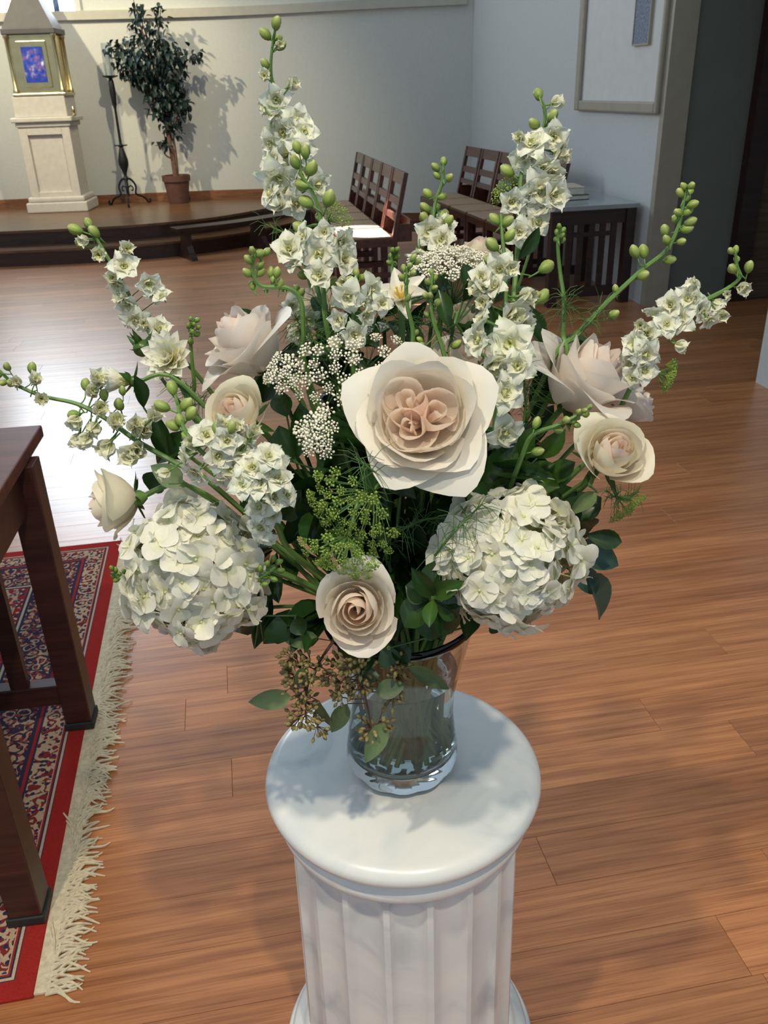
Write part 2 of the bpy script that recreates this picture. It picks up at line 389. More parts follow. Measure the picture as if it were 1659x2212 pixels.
# walls
WH = 4.7
WC = catmull([(-6.6, 10.55, 0), (-5.4, 10.95, 0), (-4.4, 11.12, 0), (-3.3, 11.27, 0), (-2.4, 11.37, 0), (-1.7, 11.4, 0), (-1.0, 11.32, 0), (-.3, 11.16, 0), (.45, 11.0, 0), (1.166, 10.9, 0)], 6)
def wall_y(x):
    for a, b_ in zip(WC, WC[1:]):
        if a.x <= x <= b_.x: return a.y+(b_.y-a.y)*(x-a.x)/(b_.x-a.x)
    return WC[-1].y
def strip(pts, z0, z1, thick, off=0.0):
    """a curved board following the wall line, 'off' in front of it, 'thick' deep"""
    m = MB(); n = len(pts); vs = []
    for i, p in enumerate(pts):
        d = (pts[min(i+1, n-1)]-pts[max(i-1, 0)]).normalized(); nr = Vector((d.y, -d.x, 0))
        a = p+nr*off; b_ = p+nr*(off-thick)
        vs += [(a.x, a.y, z0), (a.x, a.y, z1), (b_.x, b_.y, z1), (b_.x, b_.y, z0)]
    fs = [(i*4+k, i*4+(k+1) % 4, (i+1)*4+(k+1) % 4, (i+1)*4+k) for i in range(n-1) for k in range(4)]
    fs += [(3, 2, 1, 0), ((n-1)*4, (n-1)*4+1, (n-1)*4+2, (n-1)*4+3)]
    return m.add(vs, fs)
def wall_seg(x0, x1, n=12): return [Vector((x0+(x1-x0)*i/n, wall_y(x0+(x1-x0)*i/n), 0)) for i in range(n+1)]
struct(strip(WC, 0, WH, .15).build('wall_back', M_WALL, smooth=True), 'curved cream plaster wall behind the platform')
struct(strip(wall_seg(-6.5, 1.1, 40), 2.27, 2.36, .09, .055).build('trim_1', M_RAIL, smooth=True, angle=.5), 'pale moulded rail along the curved wall')
struct(strip(wall_seg(-6.5, -.9, 30), .30, .395, .03, .02).build('baseboard_back', M_BASEB), 'brown wooden baseboard above the platform')
struct(strip(wall_seg(-.55, 1.1, 10), 0, .10, .03, .02).build('baseboard_corner', M_BASEB), 'brown wooden baseboard along the floor behind the chairs')
win = struct(strip(wall_seg(-4.95, -3.28), 2.36, 4.3, .02, .012).build('window_1', M_PANE), 'bright daylit window above the rail')
for x in (-4.93, -4.32, -3.5):
    strip(wall_seg(x-.03, x+.03, 2), 2.36, 4.3, .05, .045).build('window_bar', M_MULL, win)
strip(wall_seg(-4.95, -3.28), 3.3, 3.36, .05, .045).build('window_bar', M_MULL, win)
strip(wall_seg(-3.30, -3.24, 2), 2.36, 4.36, .05, .04).build('window_frame', M_WALL, win)
W0 = Vector((1.95, 6.22, 0))
def wallbox(name, m, a0, a1, b0, b1, z0, z1, label=None, mats=None):   # along u from a0..a1, along v b0..b1 about W0
    mb = MB().box(a0, a1, b0, b1, z0, z1)
    o = mb.build(name, m); o.location = W0; o.rotation_euler = (0, 0, TH); return struct(o, label)
wallbox('wall_right', M_WALL2, 0, .16, .06, 4.9, 0, WH, 'pale plaster wall behind the second chair row')
wallbox('trim_2', M_FRAME, -.012, .16, 0, .06, 0, WH, 'grey painted corner casing at the end of the pale wall')
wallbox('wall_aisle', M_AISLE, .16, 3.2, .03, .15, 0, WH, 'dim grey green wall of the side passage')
wallbox('ceiling_aisle_blocker', M_AISLE, .16, 3.2, -6.5, .03, 2.5, 2.62, 'unseen low ceiling added to keep the side passage dark')  # out of view, added so the passage wall falls into shade
wallbox('wall_aisle_blocker', M_AISLE, 3.2, 3.3, -6.5, .15, 0, WH, 'unseen outer wall added to shut light out of the side passage')  # unseen, added to close the passage's right side against ambient light
wallbox('wall_header_blocker', M_WALL2, .04, .16, -6.5, 0, 2.4, WH, 'unseen wall added above the passage opening to block light')  # added above the view to cut ambient light entering the passage
dr = wallbox('door_1', M_DARKWOOD, .62, .76, -.05, .03, 0, 2.2, 'dark wooden door standing in the side passage')
MB().box(.76, 1.6, -.02, .03, 0.02, 2.15).build('door_leaf', wood('brown_door', (.10, .062, .036), (.21, .14, .085), rough=.6), dr)
pp = wallbox('wall_partition', M_WALL2, -.216, .04, -2.7, -1.78, 0, 2.4, 'white partition end beside the passage')

# platform with two curved steps
def prism(poly, z0, z1):
    n = len(poly); vs = [(p[0], p[1], z0) for p in poly]+[(p[0], p[1], z1) for p in poly]
    return MB().add(vs, [tuple(range(n-1, -1, -1)), tuple(range(n, 2*n))]+[(i, (i+1) % n, n+(i+1) % n, n+i) for i in range(n)])
e1 = catmull([(-6.6, 8.95, 0), (-3.78, 9.05, 0), (-3.09, 9.1, 0), (-2.46, 9.216, 0), (-1.87, 9.487, 0), (-1.525, 9.805, 0), (-1.175, 10.315, 0), (-.98, 10.8, 0), (-.93, 11.28, 0)], 5)
e2 = catmull([(-6.6, 8.65, 0), (-3.78, 8.74, 0), (-2.95, 8.80, 0), (-2.3, 8.92, 0), (-1.70, 9.22, 0), (-1.28, 9.60, 0), (-.90, 10.15, 0), (-.68, 10.7, 0), (-.60, 11.2, 0)], 5)
wallpts = [p for p in WC if p.x < -.95][::-1]
plat = struct(prism(e1+wallpts, 0, .275).build('platform', M_STEP), 'dark wooden platform with a curved front')
prism([(p.x, p.y-.02) for p in e1]+wallpts, .275, .30).build('deck', M_DECK, plat)
wp2 = [p for p in WC if p.x < -.62][::-1]
prism(e2+wp2, 0, .13).build('lower_step', M_STEP, plat)
prism([(p.x, p.y-.015) for p in e2]+wp2, .13, .152).build('tread', M_DECK, plat)
# kneeling bench in front of the steps
kb = thing('kneeling_bench', 'low dark kneeling bench with flared trestle legs before the curved steps', 'bench', (-1.9, 9.05, 0))
kp = catmull([(-1.98, 8.82, 0), (-1.40, 9.20, 0), (-.92, 9.75, 0), (-.62, 10.35, 0)], 6)
m = MB(); n = len(kp); vs = []
for i, p in enumerate(kp):
    d = (kp[min(i+1, n-1)]-kp[max(i-1, 0)]).normalized(); nr = Vector((d.y, -d.x, 0))
    for s_, z in ((.10, .275), (.10, .305), (-.10, .305), (-.10, .275)): q = p+nr*s_; vs.append((q.x, q.y, z))
m.add(vs, [(i*4+k, i*4+(k+1) % 4, (i+1)*4+(k+1) % 4, (i+1)*4+k) for i in range(n-1) for k in range(4)]+[(3, 2, 1, 0), tuple((n-1)*4+k for k in range(4))])
m.build('kneeler_top', M_STEP, kb, world=True)
for i in (1, 8, 15):
    p = kp[i]; d = (kp[i+1]-kp[i-1]).normalized(); a = math.atan2(d.y, d.x)
    prof = [(-.19, 0), (.19, 0), (.18, .03), (.12, .07), (.085, .13), (.075, .275), (-.075, .275), (-.085, .13), (-.12, .07), (-.18, .03)]
    vs = [(t, y, z) for t in (-.03, .03) for (y, z) in prof]; k = len(prof)
    fs = [tuple(range(k-1, -1, -1)), tuple(range(k, 2*k))]+[(j, (j+1) % k, k+(j+1) % k, k+j) for j in range(k)]
    MB().add(vs, fs, Matrix.Translation(p) @ Matrix.Rotation(a, 4, 'Z')).build('trestle_leg', M_STEP, kb, world=True)

# ------------------------------------------------------------------ apse furniture
DZ = .30
ar = R(3)
tp = thing('tabernacle_pedestal', 'carved limestone pedestal with recessed panel carrying the brass tabernacle', 'pedestal', (-3.66, 10.72, DZ), ar)
def fbox(name, m, par, hx, hy, z0, z1, bev=.006, y=0, x=0): return MB().box(x-hx, x+hx, y-hy, y+hy, z0, z1).build(name, m, par, bevel=bev)
fbox('plinth', M_STONE, tp, .345, .27, 0, .11, .012)
fbox('plinth_moulding', M_STONE, tp, .32, .25, .11, .17, .02)
fbox('shaft', M_STONE, tp, .27, .20, .17, .90, .004, .015)
for x in (-.235, .235): fbox('panel_stile', M_STONE, tp, .045, .02, .17, .90, .004, -.20, x)
fbox('panel_rail', M_STONE, tp, .19, .02, .82, .90, .004, -.20)
fbox('panel_rail', M_STONE, tp, .19, .02, .17, .22, .004, -.20)
fbox('cornice', M_STONE, tp, .30, .235, .90, .95, .012)
fbox('cornice', M_STONE, tp, .335, .265, .95, 1.0, .012)
fbox('cap_block', M_STONE, tp, .285, .22, 1.0, 1.205, .006)
tb = thing('tabernacle', 'brass tabernacle with corner columns, blue enamel panel and pyramid roof', 'tabernacle', (-3.64, 10.72, DZ+1.205), ar)
fbox('base_plate', M_BRASS, tb, .285, .215, 0, .035, .008)
fbox('body', M_BRASS, tb, .235, .17, .035, .60, .004)
for x in (-.25, .25):
    for y in (-.185, .185):
        MB().lathe([(.030, 0), (.030, .03), (.020, .045), (.018, .28), (.020, .52), (.030, .54), (.030, .565)], 12, (x, y, .035)).build('corner_column', M_BRASS, tb, smooth=True)
fr = fbox('panel_frame', M_BRASS, tb, .155, .012, .085, .54, .006, -.178)
en = MB().box(-.112, .112, -.006, .006, -.172, .172).build('enamel_panel', M_ENAMEL, fr); en.location = (0, -.193, .31); en['label'] = 'blue enamel picture panel'
fbox('roof_cornice', M_ROOF, tb, .285, .215, .60, .66, .01)
MB().add([(-.27, -.20, .66), (.27, -.20, .66), (.27, .20, .66), (-.27, .20, .66), (0, 0, 1.22)], [(0, 1, 4), (1, 2, 4), (2, 3, 4), (3, 0, 4), (3, 2, 1, 0)]).build('pyramid_roof', M_ROOF, tb)
ca = thing('cruet', 'small brass cruet standing on the limestone pedestal ledge beside the cap block', 'cruet', (-3.30, 10.55, DZ+1.0))
MB().lathe([(.022, 0), (.026, .01), (.012, .03), (.022, .05), (.018, .075), (.004, .10)], 12, (0, 0, 0)).build('cruet_body', M_BRASS, ca, smooth=True)

cs = thing('candle_stand', 'tall black wrought iron candle stand with glass chimney beside the potted tree', 'candle stand', (-2.95, 10.98, DZ))
MB().lathe([(.016, .10), (.020, .27), (.034, .30), (.018, .33), (.022, .36), (.058, .45), (.060, .50), (.040, .58), (.022, .64), (.034, .655), (.034, .665), (.016, .68), (.013, 1.05), (.026, 1.10), (.036, 1.22), (.030, 1.34), (.018, 1.37)], 12).build('shaft', M_IRON, cs, smooth=True)
MB().lathe([(.02, 1.365), (.085, 1.385), (.09, 1.395), (.02, 1.395)], 20).build('drip_plate', M_IRON, cs, smooth=True)
m = MB()
for a in (0, PI/2, PI, 3*PI/2): m.tube([(0, 0, .66), (.075*math.cos(a), .075*math.sin(a), .665)], .008, 6)
m.build('collar_arms', M_IRON, cs, smooth=True)
for k in range(3):
    a = R(-90+120*k+12); pr = [(.02, .30), (.06, .285), (.10, .24), (.115, .19), (.10, .13), (.13, .10), (.18, .085), (.225, .05), (.25, .012), (.275, .010), (.285, .03), (.27, .045)]
    MB().tube(catmull([(r_*math.cos(a), r_*math.sin(a), z) for r_, z in pr], 3), .012, 6).build('scroll_leg', M_IRON, cs, smooth=True)
    pr = [(.02, .20), (.05, .215), (.075, .19), (.07, .16), (.05, .165)]
    MB().tube(catmull([(r_*math.cos(a), r_*math.sin(a), z) for r_, z in pr], 3), .008, 6).build('scroll', M_IRON, cs, smooth=True)
MB().lathe([(.026, 1.395), (.026, 1.60), (.004, 1.605)], 14).build('candle', M_WAX, cs, smooth=True)
MB().lathe([(.052, 1.396), (.056, 1.55), (.052, 1.72), (.050, 1.72), (.053, 1.55), (.049, 1.396)], 24, cap=False).build('glass_chimney', M_GLASS, cs, smooth=True)

pt = thing('potted_ficus', 'dark green ficus tree in a terracotta pot on the platform', 'potted tree', (-2.36, 11.02, DZ))
MB().lathe([(.115, 0), (.118, .01), (.150, .25), (.165, .25), (.168, .315), (.150, .315), (.148, .28)], 28).build('pot', M_POT, pt, smooth=True); pot = [c_ for c_ in COL.objects if c_.parent is pt][0]
MB().lathe([(.146, .27), (.05, .285), (.01, .285)], 20).build('soil', M_SOIL, pot, smooth=True)
rt = random.Random(3)
trunk = [Vector((0, 0, .27)), Vector((-.01, 0, .55)), Vector((-.03, .0, .80)), Vector((-.06, .02, 1.1)), Vector((-.10, .03, 1.5)), Vector((-.14, .02, 1.85))]
MB().tube(catmull(trunk, 4), [.034-.0011*i for i in range(21)], 8).build('trunk', M_BARK, pt, smooth=True)
MB().tube(catmull([(.02, .01, .27), (.035, -.01, .6), (.01, .02, .95), (.06, .0, 1.35)], 4), .016, 6).build('trunk', M_BARK, pt, smooth=True)
leafpos = []
def inside(p):
    # silhouette of the crown, lumpy: two blobs plus shoots
    best = 0
    for c, r_ in (((-.12, 0, 1.52), (.42, .19, .27)), ((.02, 0, 1.16), (.27, .17, .32)), ((.06, 0, .92), (.15, .1, .2)), ((-.18, .0, 1.92), (.15, .10, .22)), ((-.42, 0, 1.66), (.2, .1, .12)), ((.25, 0, 1.58), (.25, .09, .10)), ((.05, 0, 1.92), (.09, .06, .2)), ((-.08, 0, .66), (.13, .08, .07))):
        s_ = sum(((p[i]-c[i])/r_[i])**2 for i in range(3)); best = max(best, 1-s_)
    return best > 0
while len(leafpos) < 1150:
    p = Vector((rt.uniform(-.7, .55), rt.uniform(-.2, .2), rt.uniform(.55, 2.12)))
    if inside(p) and p.y < .22: leafpos.append(p)
for (x, y, z, tx, ty, tz) in ((-.05, .01, 1.0, -.45, .0, 1.68), (-.06, .02, 1.1, .3, .02, 1.58), (-.03, 0, .8, .2, -.05, 1.1), (-.1, .03, 1.5, .07, .02, 2.05), (-.10, .03, 1.5, -.22, .0, 2.15), (-.05, .0, .9, -.2, -.08, 1.45), (-.02, 0, .5, -.15, -.03, .68)):
    MB().tube(catmull([(x, y, z), ((x+tx)/2, (y+ty)/2, (z+tz)/2-.05), (tx, ty, tz)], 3), [.014, .013, .012, .010, .008, .006, .004], 5).build('branch', M_BARK, pt, smooth=True)
LEAFV = []; LEAFF = []
def leaf_grid(shape, nu=4, nv=7, cup=.18, bend=.25, fold=0.0):
    vs = []; 
    for j in range(nv):
        t = j/(nv-1)
        if shape == 'ovate': wd = math.sin(PI*t**.75)**.8
        elif shape == 'obovate': wd = math.sin(PI*min(1, .03+.97*t)**1.45)**.7
        elif shape == 'lance': wd = math.sin(PI*t**.6)**1.1
        else: wd = math.sin(PI*t**.85)
        for i in range(nu+1):
            s_ = -1+2*i/nu
            vs.append((s_*wd*.5, t, cup*abs(s_)**1.5*wd*.5 - bend*t*t + fold*math.sin(t*7)*s_*.1))
    fs = [(j*(nu+1)+i, j*(nu+1)+i+1, (j+1)*(nu+1)+i+1, (j+1)*(nu+1)+i) for j in range(nv-1) for i in range(nu)]
    return vs, fs
fv, ff = leaf_grid('ovate', 2, 5, .3, .3)
me_f = make_mesh('ficus_leaf', fv, ff, M_FICUS, angle=None)
extra = MB()
leafpos.sort(key=lambda p: p.y)
for i, p in enumerate(leafpos):
    d = Vector((rt.gauss(0, .6), rt.gauss(-.35, .6), rt.gauss(-.5, .5))).normalized()
    q = d.to_track_quat('Y', 'Z').to_matrix().to_4x4()
    s_ = rt.uniform(.065, .10)
    M = Matrix.Translation(p) @ q @ Matrix.Diagonal((s_*.55, s_, s_, 1))
    if i < 296: link_mesh('leaf', me_f, pt, M)
    else: extra.add(fv, ff, M)
o = extra.build('inner_foliage', M_FICUS, pt, smooth=True, angle=None); o['kind'] = 'stuff'

# ------------------------------------------------------------------ chairs
def make_chair(label, group):
    c = thing('chapel_chair', label, 'chair', group=group)
    W, D = .245, .40
    for x in (-W+.022, W-.022):
        MB().bar((x, 0, 0), (x, -.005, .45), .042, .042, (0, 1, 0)).bar((x, -.005, .45), (x, -.105, .905), .042, .034, (0, 1, 0)).build('rear_leg', M_MAHOG, c, bevel=.003)
        MB().box(x-.021, x+.021, D-.03, D+.012, 0, .43).build('front_leg', M_MAHOG, c, bevel=.003)
        MB().box(x-.012, x+.012, .02, D-.03, .14, .18).build('side_stretcher', M_MAHOG, c)
    for z0, z1 in ((.815, .905), (.665, .72), (.555, .60)):
        y0 = -.005-.1*(z0-.45)/.455; y1 = -.005-.1*(z1-.45)/.455
        vs = [(sx*(W-.043), (y0 if z == z0 else y1)+dy, z) for z in (z0, z1) for dy in (-.012, .012) for sx in (-1, 1)]
        MB().add(vs, [(0, 2, 3, 1), (4, 5, 7, 6), (0, 1, 5, 4), (2, 6, 7, 3), (0, 4, 6, 2), (1, 3, 7, 5)]).build('back_rail', M_MAHOG, c, bevel=.003)
    sf = MB().box(-W, W, -.01, D+.015, .375, .435).build('seat_frame', M_MAHOG, c, bevel=.003)
    MB().box(-W+.012, W-.012, .02, D+.005, .435, .452).build('woven_seat', M_RUSH, sf, bevel=.006)
    rk = MB(); rk.box(-W+.05, W-.05, -.15, -.135, .40, .56); rk.box(-W+.05, W-.05, -.15, -.03, .40, .415); rk.box(-W+.05, -W+.062, -.15, -.02, .40, .53); rk.box(W-.062, W-.05, -.15, -.02, .40, .53)
    rk.build('book_rack', M_MAHOG, c)
    return c
def copy_tree(o, parent=None):
    c = o.copy(); COL.objects.link(c); c.parent = parent
    for ch in o.children: copy_tree(ch, c)
    return c
ORD = ['nearest', 'second', 'third', 'fourth', 'farthest']
ch0 = None
for row, (P0, yaw, what) in enumerate((((.15, 6.87), R(9.0), 'middle row of reddish wooden chairs'), ((1.455, 7.25), R(12.5), 'row of reddish wooden chairs along the pale wall'))):
    vdir = Vector((-math.sin(yaw), math.cos(yaw), 0))
    for k in range(5):
        lab = f'{ORD[k]} rush-seated chair in the {what}'
        if row == 0 and k == 0: lab = 'rush-seated chair with sunlit seat, nearest in the middle row of reddish wooden chairs'
        if ch0 is None: c = ch0 = make_chair(lab, what)
        else: c = copy_tree(ch0)
        c['label'] = lab; c['group'] = what
        p = Vector((P0[0], P0[1], 0)) + vdir*(.25+.515*k)
        c.location = p; c.rotation_euler = (0, 0, yaw+PI/2)

# ------------------------------------------------------------------ side table with slatted end, by the pale wall
st = thing('slatted_side_table', 'dark slatted wooden table with grey top against the pale wall', 'table', (1.25, 6.28, 0), TH)
TW, TD, TZ = .62, .86, .70
MB().box(-.02, TW+.02, -.02, TD+.02, TZ-.03, TZ).build('table_top', M_GLASSTOP, st, bevel=.003)
for x in (.03, TW-.03):
    for y in (.03, TD-.03): MB().box(x-.035, x+.035, y-.035, y+.035, 0, TZ-.03).build('leg', M_DARKWOOD, st, bevel=.002)
for y in (.03, TD-.03):
    MB().box(.065, TW-.065, y-.015, y+.015, TZ-.13, TZ-.03).build('apron', M_DARKWOOD, st)
    MB().box(.065, TW-.065, y-.018, y+.018, .06, .13).build('lower_rail', M_DARKWOOD, st)
    xs = [.065+(TW-.13)*(k+.95)/5.9 for k in range(5)]
    for k, x in enumerate(xs): MB().box(x-.021, x+.021, y-.010, y+.010, .13, TZ-.13).build('slat', M_DARKWOOD, st)
    MB().box(xs[0], xs[-1], y-.011, y+.011, TZ-.215, TZ-.185).build('cross_rail', M_DARKWOOD, st)
for x in (.03, TW-.03):
    MB().box(x-.015, x+.015, .065, TD-.065, TZ-.13, TZ-.03).build('apron', M_DARKWOOD, st)
def book(label, loc, rot, size, m):
    b = thing('book', label, 'book', loc, rot)
    sx, sy, sz = size
    MB().box(-sx, sx, -sy, sy, 0, .004).box(-sx, sx, -sy, sy, sz-.004, sz).box(-sx, -sx+.006, -sy, sy, .004, sz-.004).build('cover', m, b)
    MB().box(-sx+.006, sx-.008, -sy+.006, sy-.006, .004, sz-.004).build('pages', M_PAGES, b)
bp_ = at_y(1225, 405, 6.95)
book('dark book lying under the beige book on the grey table top', (1.42, 6.80, TZ), TH+.1, (.13, .17, .035), M_BOOKD)
book('thick beige book lying on the dark book on the grey table', (1.43, 6.83, TZ+.035), TH-.1, (.12, .155, .05), M_BOOKT)
# framed panel and plaque on the pale wall
def on_wall(name, label, cat):
    t = thing(name, label, cat, W0, TH); return t
pf = on_wall('wall_frame', 'large taupe moulded frame hung on the pale wall', 'frame')
MB().box(-.012, 0, .07, 1.50, 1.30, 3.0).build('backing', M_PIC, pf)
for b0, b1, z0, z1 in ((1.43, 1.52, 1.27, 3.05), (.06, .10, 1.27, 3.05), (.10, 1.42, 1.27, 1.345), (.10, 1.42, 2.97, 3.05)):
    MB().box(-.045, -.012, b0, b1, z0, z1).build('moulding', M_FRAME, pf, bevel=.012)
pq = on_wall('wall_plaque', 'narrow blue grey plaque hanging inside the taupe frame', 'plaque')
MB().box(-.03, -.013, .30, .53, 1.70, 2.35).build('plaque_board', M_PLAQUE, pq)
for b0, b1, z0, z1 in ((.29, .30, 1.69, 2.36), (.53, .54, 1.69, 2.36), (.30, .53, 1.69, 1.70), (.30, .53, 2.35, 2.36)):
    MB().box(-.035, -.013, b0, b1, z0, z1).build('plaque_edge', M_FRAME, pq)

# ------------------------------------------------------------------ rug
RUGC = Vector((-.8285, 1.9245, 0)); RA = R(9.6)
ru = Vector((math.cos(RA), math.sin(RA), 0)); rc = RUGC - ru*1.35
rug = thing('persian_rug', 'red and navy patterned rug with cream fringe under the wooden table', 'rug', rc, RA)
MB().box(-1.35, 1.35, -.91, .91, .001, .009).build('pile', M_RUG, rug, bevel=.002)
MB().box(1.35, 1.378, -.905, .905, .001, .006).build('fringe_band', M_FRINGE, rug)
rf = random.Random(8)
tmesh = []
for k in range(6):
    m = MB()
    for s_ in range(5):
        y = (s_-2)*.0035; L_ = rf.uniform(.045, .07); a = rf.gauss(0, .3); cv = rf.gauss(0, .010)
        pts = [(0, y, .004), (L_*.35, y+a*.02+cv*.4, .006+rf.random()*.004), (L_*.7, y+a*.05+cv, .005+rf.random()*.004), (L_, y+a*.08+cv*.6, .003)]
        m.tube(catmull(pts, 2), [.0026, .0028, .0028, .0027, .0025, .002, .0013], 4)
    tmesh.append(m.mesh('tassel', M_FRINGE))
nt_ = 106
for k in range(nt_):
    y = -.90 + 1.80*k/(nt_-1)
    M = Matrix.Translation((1.374, y, 0)) @ Matrix.Rotation(.35+.35*math.sin(y*9)+.4*math.sin(y*23+1)+rf.gauss(0, .2), 4, 'Z') @ Matrix.Diagonal((rf.uniform(.8, 1.15), 1.3, 1, 1))
    link_mesh('tassel', tmesh[k % 6], rug, M)

# ------------------------------------------------------------------ foreground wooden table
TA = R(7.0)
lt = thing('wooden_table', 'reddish brown wooden table with slatted end standing on the rug', 'table', (-.712, 1.215, .0095), TA)
# local: x=0 right face of legs, y=0 near leg centre, y=.59 far leg centre
LZ = .745
for x in (-.033, -.80):
    for y in (0, .59):
        lg = MB().box(x-.033, x+.033, y-.033, y+.033, .022, LZ).build('leg', M_LEGWOOD, lt, bevel=.003)
        MB().box(x-.037, x+.037, y-.037, y+.037, 0, .022).build('foot', M_RUBBER, lg, bevel=.003)
MB().box(-.85, -.015, -.18, .75, LZ, LZ+.03).build('table_top', M_TTOP, lt, bevel=.004)
for y in (0, .59):
    MB().box(-.767, -.066, y-.015, y+.015, LZ-.11, LZ).build('apron', M_LEGWOOD, lt)
    MB().box(-.767, -.066, y-.02, y+.02, .075, .135).build('stretcher', M_LEGWOOD, lt, bevel=.003)
    for k in range(6):
        x = -.163-.092*k
        MB().box(x-.022, x+.022, y-.011, y+.011, .135, LZ-.11).build('slat', M_LEGWOOD, lt)
for x in (-.045, -.79):
    MB().box(x-.012, x+.012, .033, .557, LZ-.11, LZ).build('apron', M_LEGWOOD, lt)

# ------------------------------------------------------------------ marble pedestal
AX = Vector((.0143, .93, 0)); PZ = .63
pd = thing('marble_pedestal', 'round white marble pedestal with fluted shaft under the vase', 'pedestal', (AX.x, AX.y, 0))
MB().lathe([(.01, PZ), (.178, PZ), (.187, PZ-.003), (.193, PZ-.009), (.195, PZ-.016), (.193, PZ-.024), (.187, PZ-.030), (.178, PZ-.033), (.172, PZ-.036), (.01, PZ-.036)][::-1], 96).build('top_slab', M_MARBLE, pd, smooth=True, angle=1.2)
MB().lathe([(.01, PZ-.074), (.172, PZ-.074), (.177, PZ-.071), (.181, PZ-.064), (.182, PZ-.056), (.179, PZ-.048), (.173, PZ-.042), (.170, PZ-.036), (.01, PZ-.036)], 96).build('necking', M_MARBLE, pd, smooth=True, angle=1.2)
def flute(r_, z, a):
    if r_ < .05: return r_
    t = (a/(2*PI)*18) % 1.0; t = (t-.09)/.82
    return r_ if t < 0 or t > 1 else r_-.0115*math.sqrt(max(0, 1-(2*t-1)**2))
MB().lathe([(.01, .05), (.171, .05), (.170, .12), (.168, .3), (.167, .45), (.166, PZ-.078), (.165, PZ-.074), (.01, PZ-.074)], 18*14, fn=flute).build('fluted_shaft', M_MARBLE, pd, smooth=True, angle=.6)
MB().lathe([(.01, .02), (.196, .02), (.202, .026), (.202, .036), (.196, .042), (.186, .046), (.180, .052), (.178, .058), (.172, .062), (.01, .062)], 96).build('base_moulding', M_MARBLE, pd, smooth=True, angle=1.0)
MB().lathe([(.01, 0), (.210, 0), (.212, .003), (.212, .017), (.208, .02), (.01, .02)], 96).build('plinth', M_MARBLE, pd, smooth=True, angle=1.0)

# ================================================================== the bouquet
M_ROSE_OUT = petal_mat('rose_petal_ivory', [(0, (.88, .74, .60)), (.35, (.90, .81, .69)), (.8, (.91, .86, .76)), (1, (.91, .88, .80))], .34, .5, 'R', .03)
M_ROSE_IN = petal_mat('rose_petal_peach', [(0, (.98, .80, .67)), (.3, (.98, .86, .75)), (.7, (.97, .89, .79))], .45, .5, 'R', .04)
M_ROSE_CRM = petal_mat('rose_petal_cream', [(0, (.88, .72, .56)), (.4, (.89, .82, .66)), (.9, (.88, .84, .68)), (1, (.84, .84, .64))], .34, .5, 'R', .03)
M_ROSE_BLUSH = petal_mat('rose_petal_blush', [(0, (.90, .76, .68)), (.5, (.90, .83, .76)), (1, (.91, .87, .81))], .34, .5, 'R', .03)
M_HYD = petal_mat('hydrangea_petal', [(0, (.74, .78, .42)), (.25, (.86, .86, .66)), (.6, (.90, .89, .76)), (1, (.90, .89, .80))], .30, .5, 'R', .06)
M_HYDC = flat('hydrangea_core', (.50, .55, .28), .7)
M_DEL = petal_mat('larkspur_petal', [(0, (.70, .72, .30)), (.22, (.82, .82, .58)), (.5, (.87, .88, .76)), (.80, (.86, .89, .78)), (1, (.52, .68, .36))], .30, .5, 'R', .05)
M_DELC = flat('larkspur_eye', (.42, .46, .06), .6, var=.3, scale=4)
M_BUD = petal_mat('larkspur_bud', [(0, (.14, .25, .04)), (.35, (.27, .39, .075)), (.8, (.40, .48, .13)), (1, (.50, .56, .24))], .15, .45, 'Z', .12)
M_BUDG = petal_mat('green_bud', [(0, (.09, .19, .03)), (.6, (.18, .32, .05)), (1, (.26, .38, .08))], .1, .45, 'Z', .12)
M_STEM = flat('green_stem', (.11, .22, .05), .5, var=.2, scale=30)
M_STEMD = flat('dark_green_stem', (.045, .10, .025), .5, var=.25, scale=30)
M_STEMB = flat('brown_stem', (.11, .055, .035), .6, var=.25, scale=30)
M_LEAF = petal_mat('glossy_dark_leaf', [(0, (.030, .075, .016)), (1, (.018, .060, .012))], .12, .30, 'Y', .18)
M_LEAFG = petal_mat('mid_green_leaf', [(0, (.060, .13, .020)), (1, (.035, .105, .016))], .18, .32, 'Y', .15)
M_EUC = petal_mat('eucalyptus_leaf', [(0, (.14, .20, .075)), (1, (.10, .165, .075))], .12, .45, 'Y', .15)
M_EUCB = petal_mat('blue_green_leaf', [(0, (.055, .12, .085)), (1, (.04, .095, .07))], .12, .45, 'Y', .12)
M_SEED = flat('eucalyptus_seed', (.25, .205, .075), .6, var=.3, scale=120)
M_LACE = flat('lace_floret', (.80, .77, .64), .7, var=.1, scale=50)
M_LACEG = flat('green_lace_floret', (.24, .36, .06), .7, var=.3, scale=60)
M_FEATH = flat('feathery_green', (.06, .14, .03), .6, var=.25, scale=30)
M_DAH = petal_mat('dahlia_petal', [(0, (.74, .66, .14)), (.35, (.84, .82, .52)), (.75, (.88, .87, .76)), (1, (.88, .87, .80))], .28, .5, 'Y', .04)
M_LILY = petal_mat('alstroemeria_petal', [(0, (.80, .74, .40)), (.4, (.88, .85, .74)), (1, (.88, .86, .80))], .28, .5, 'Y', .03)
M_YEL = flat('yellow_anther', (.75, .50, .05), .6)

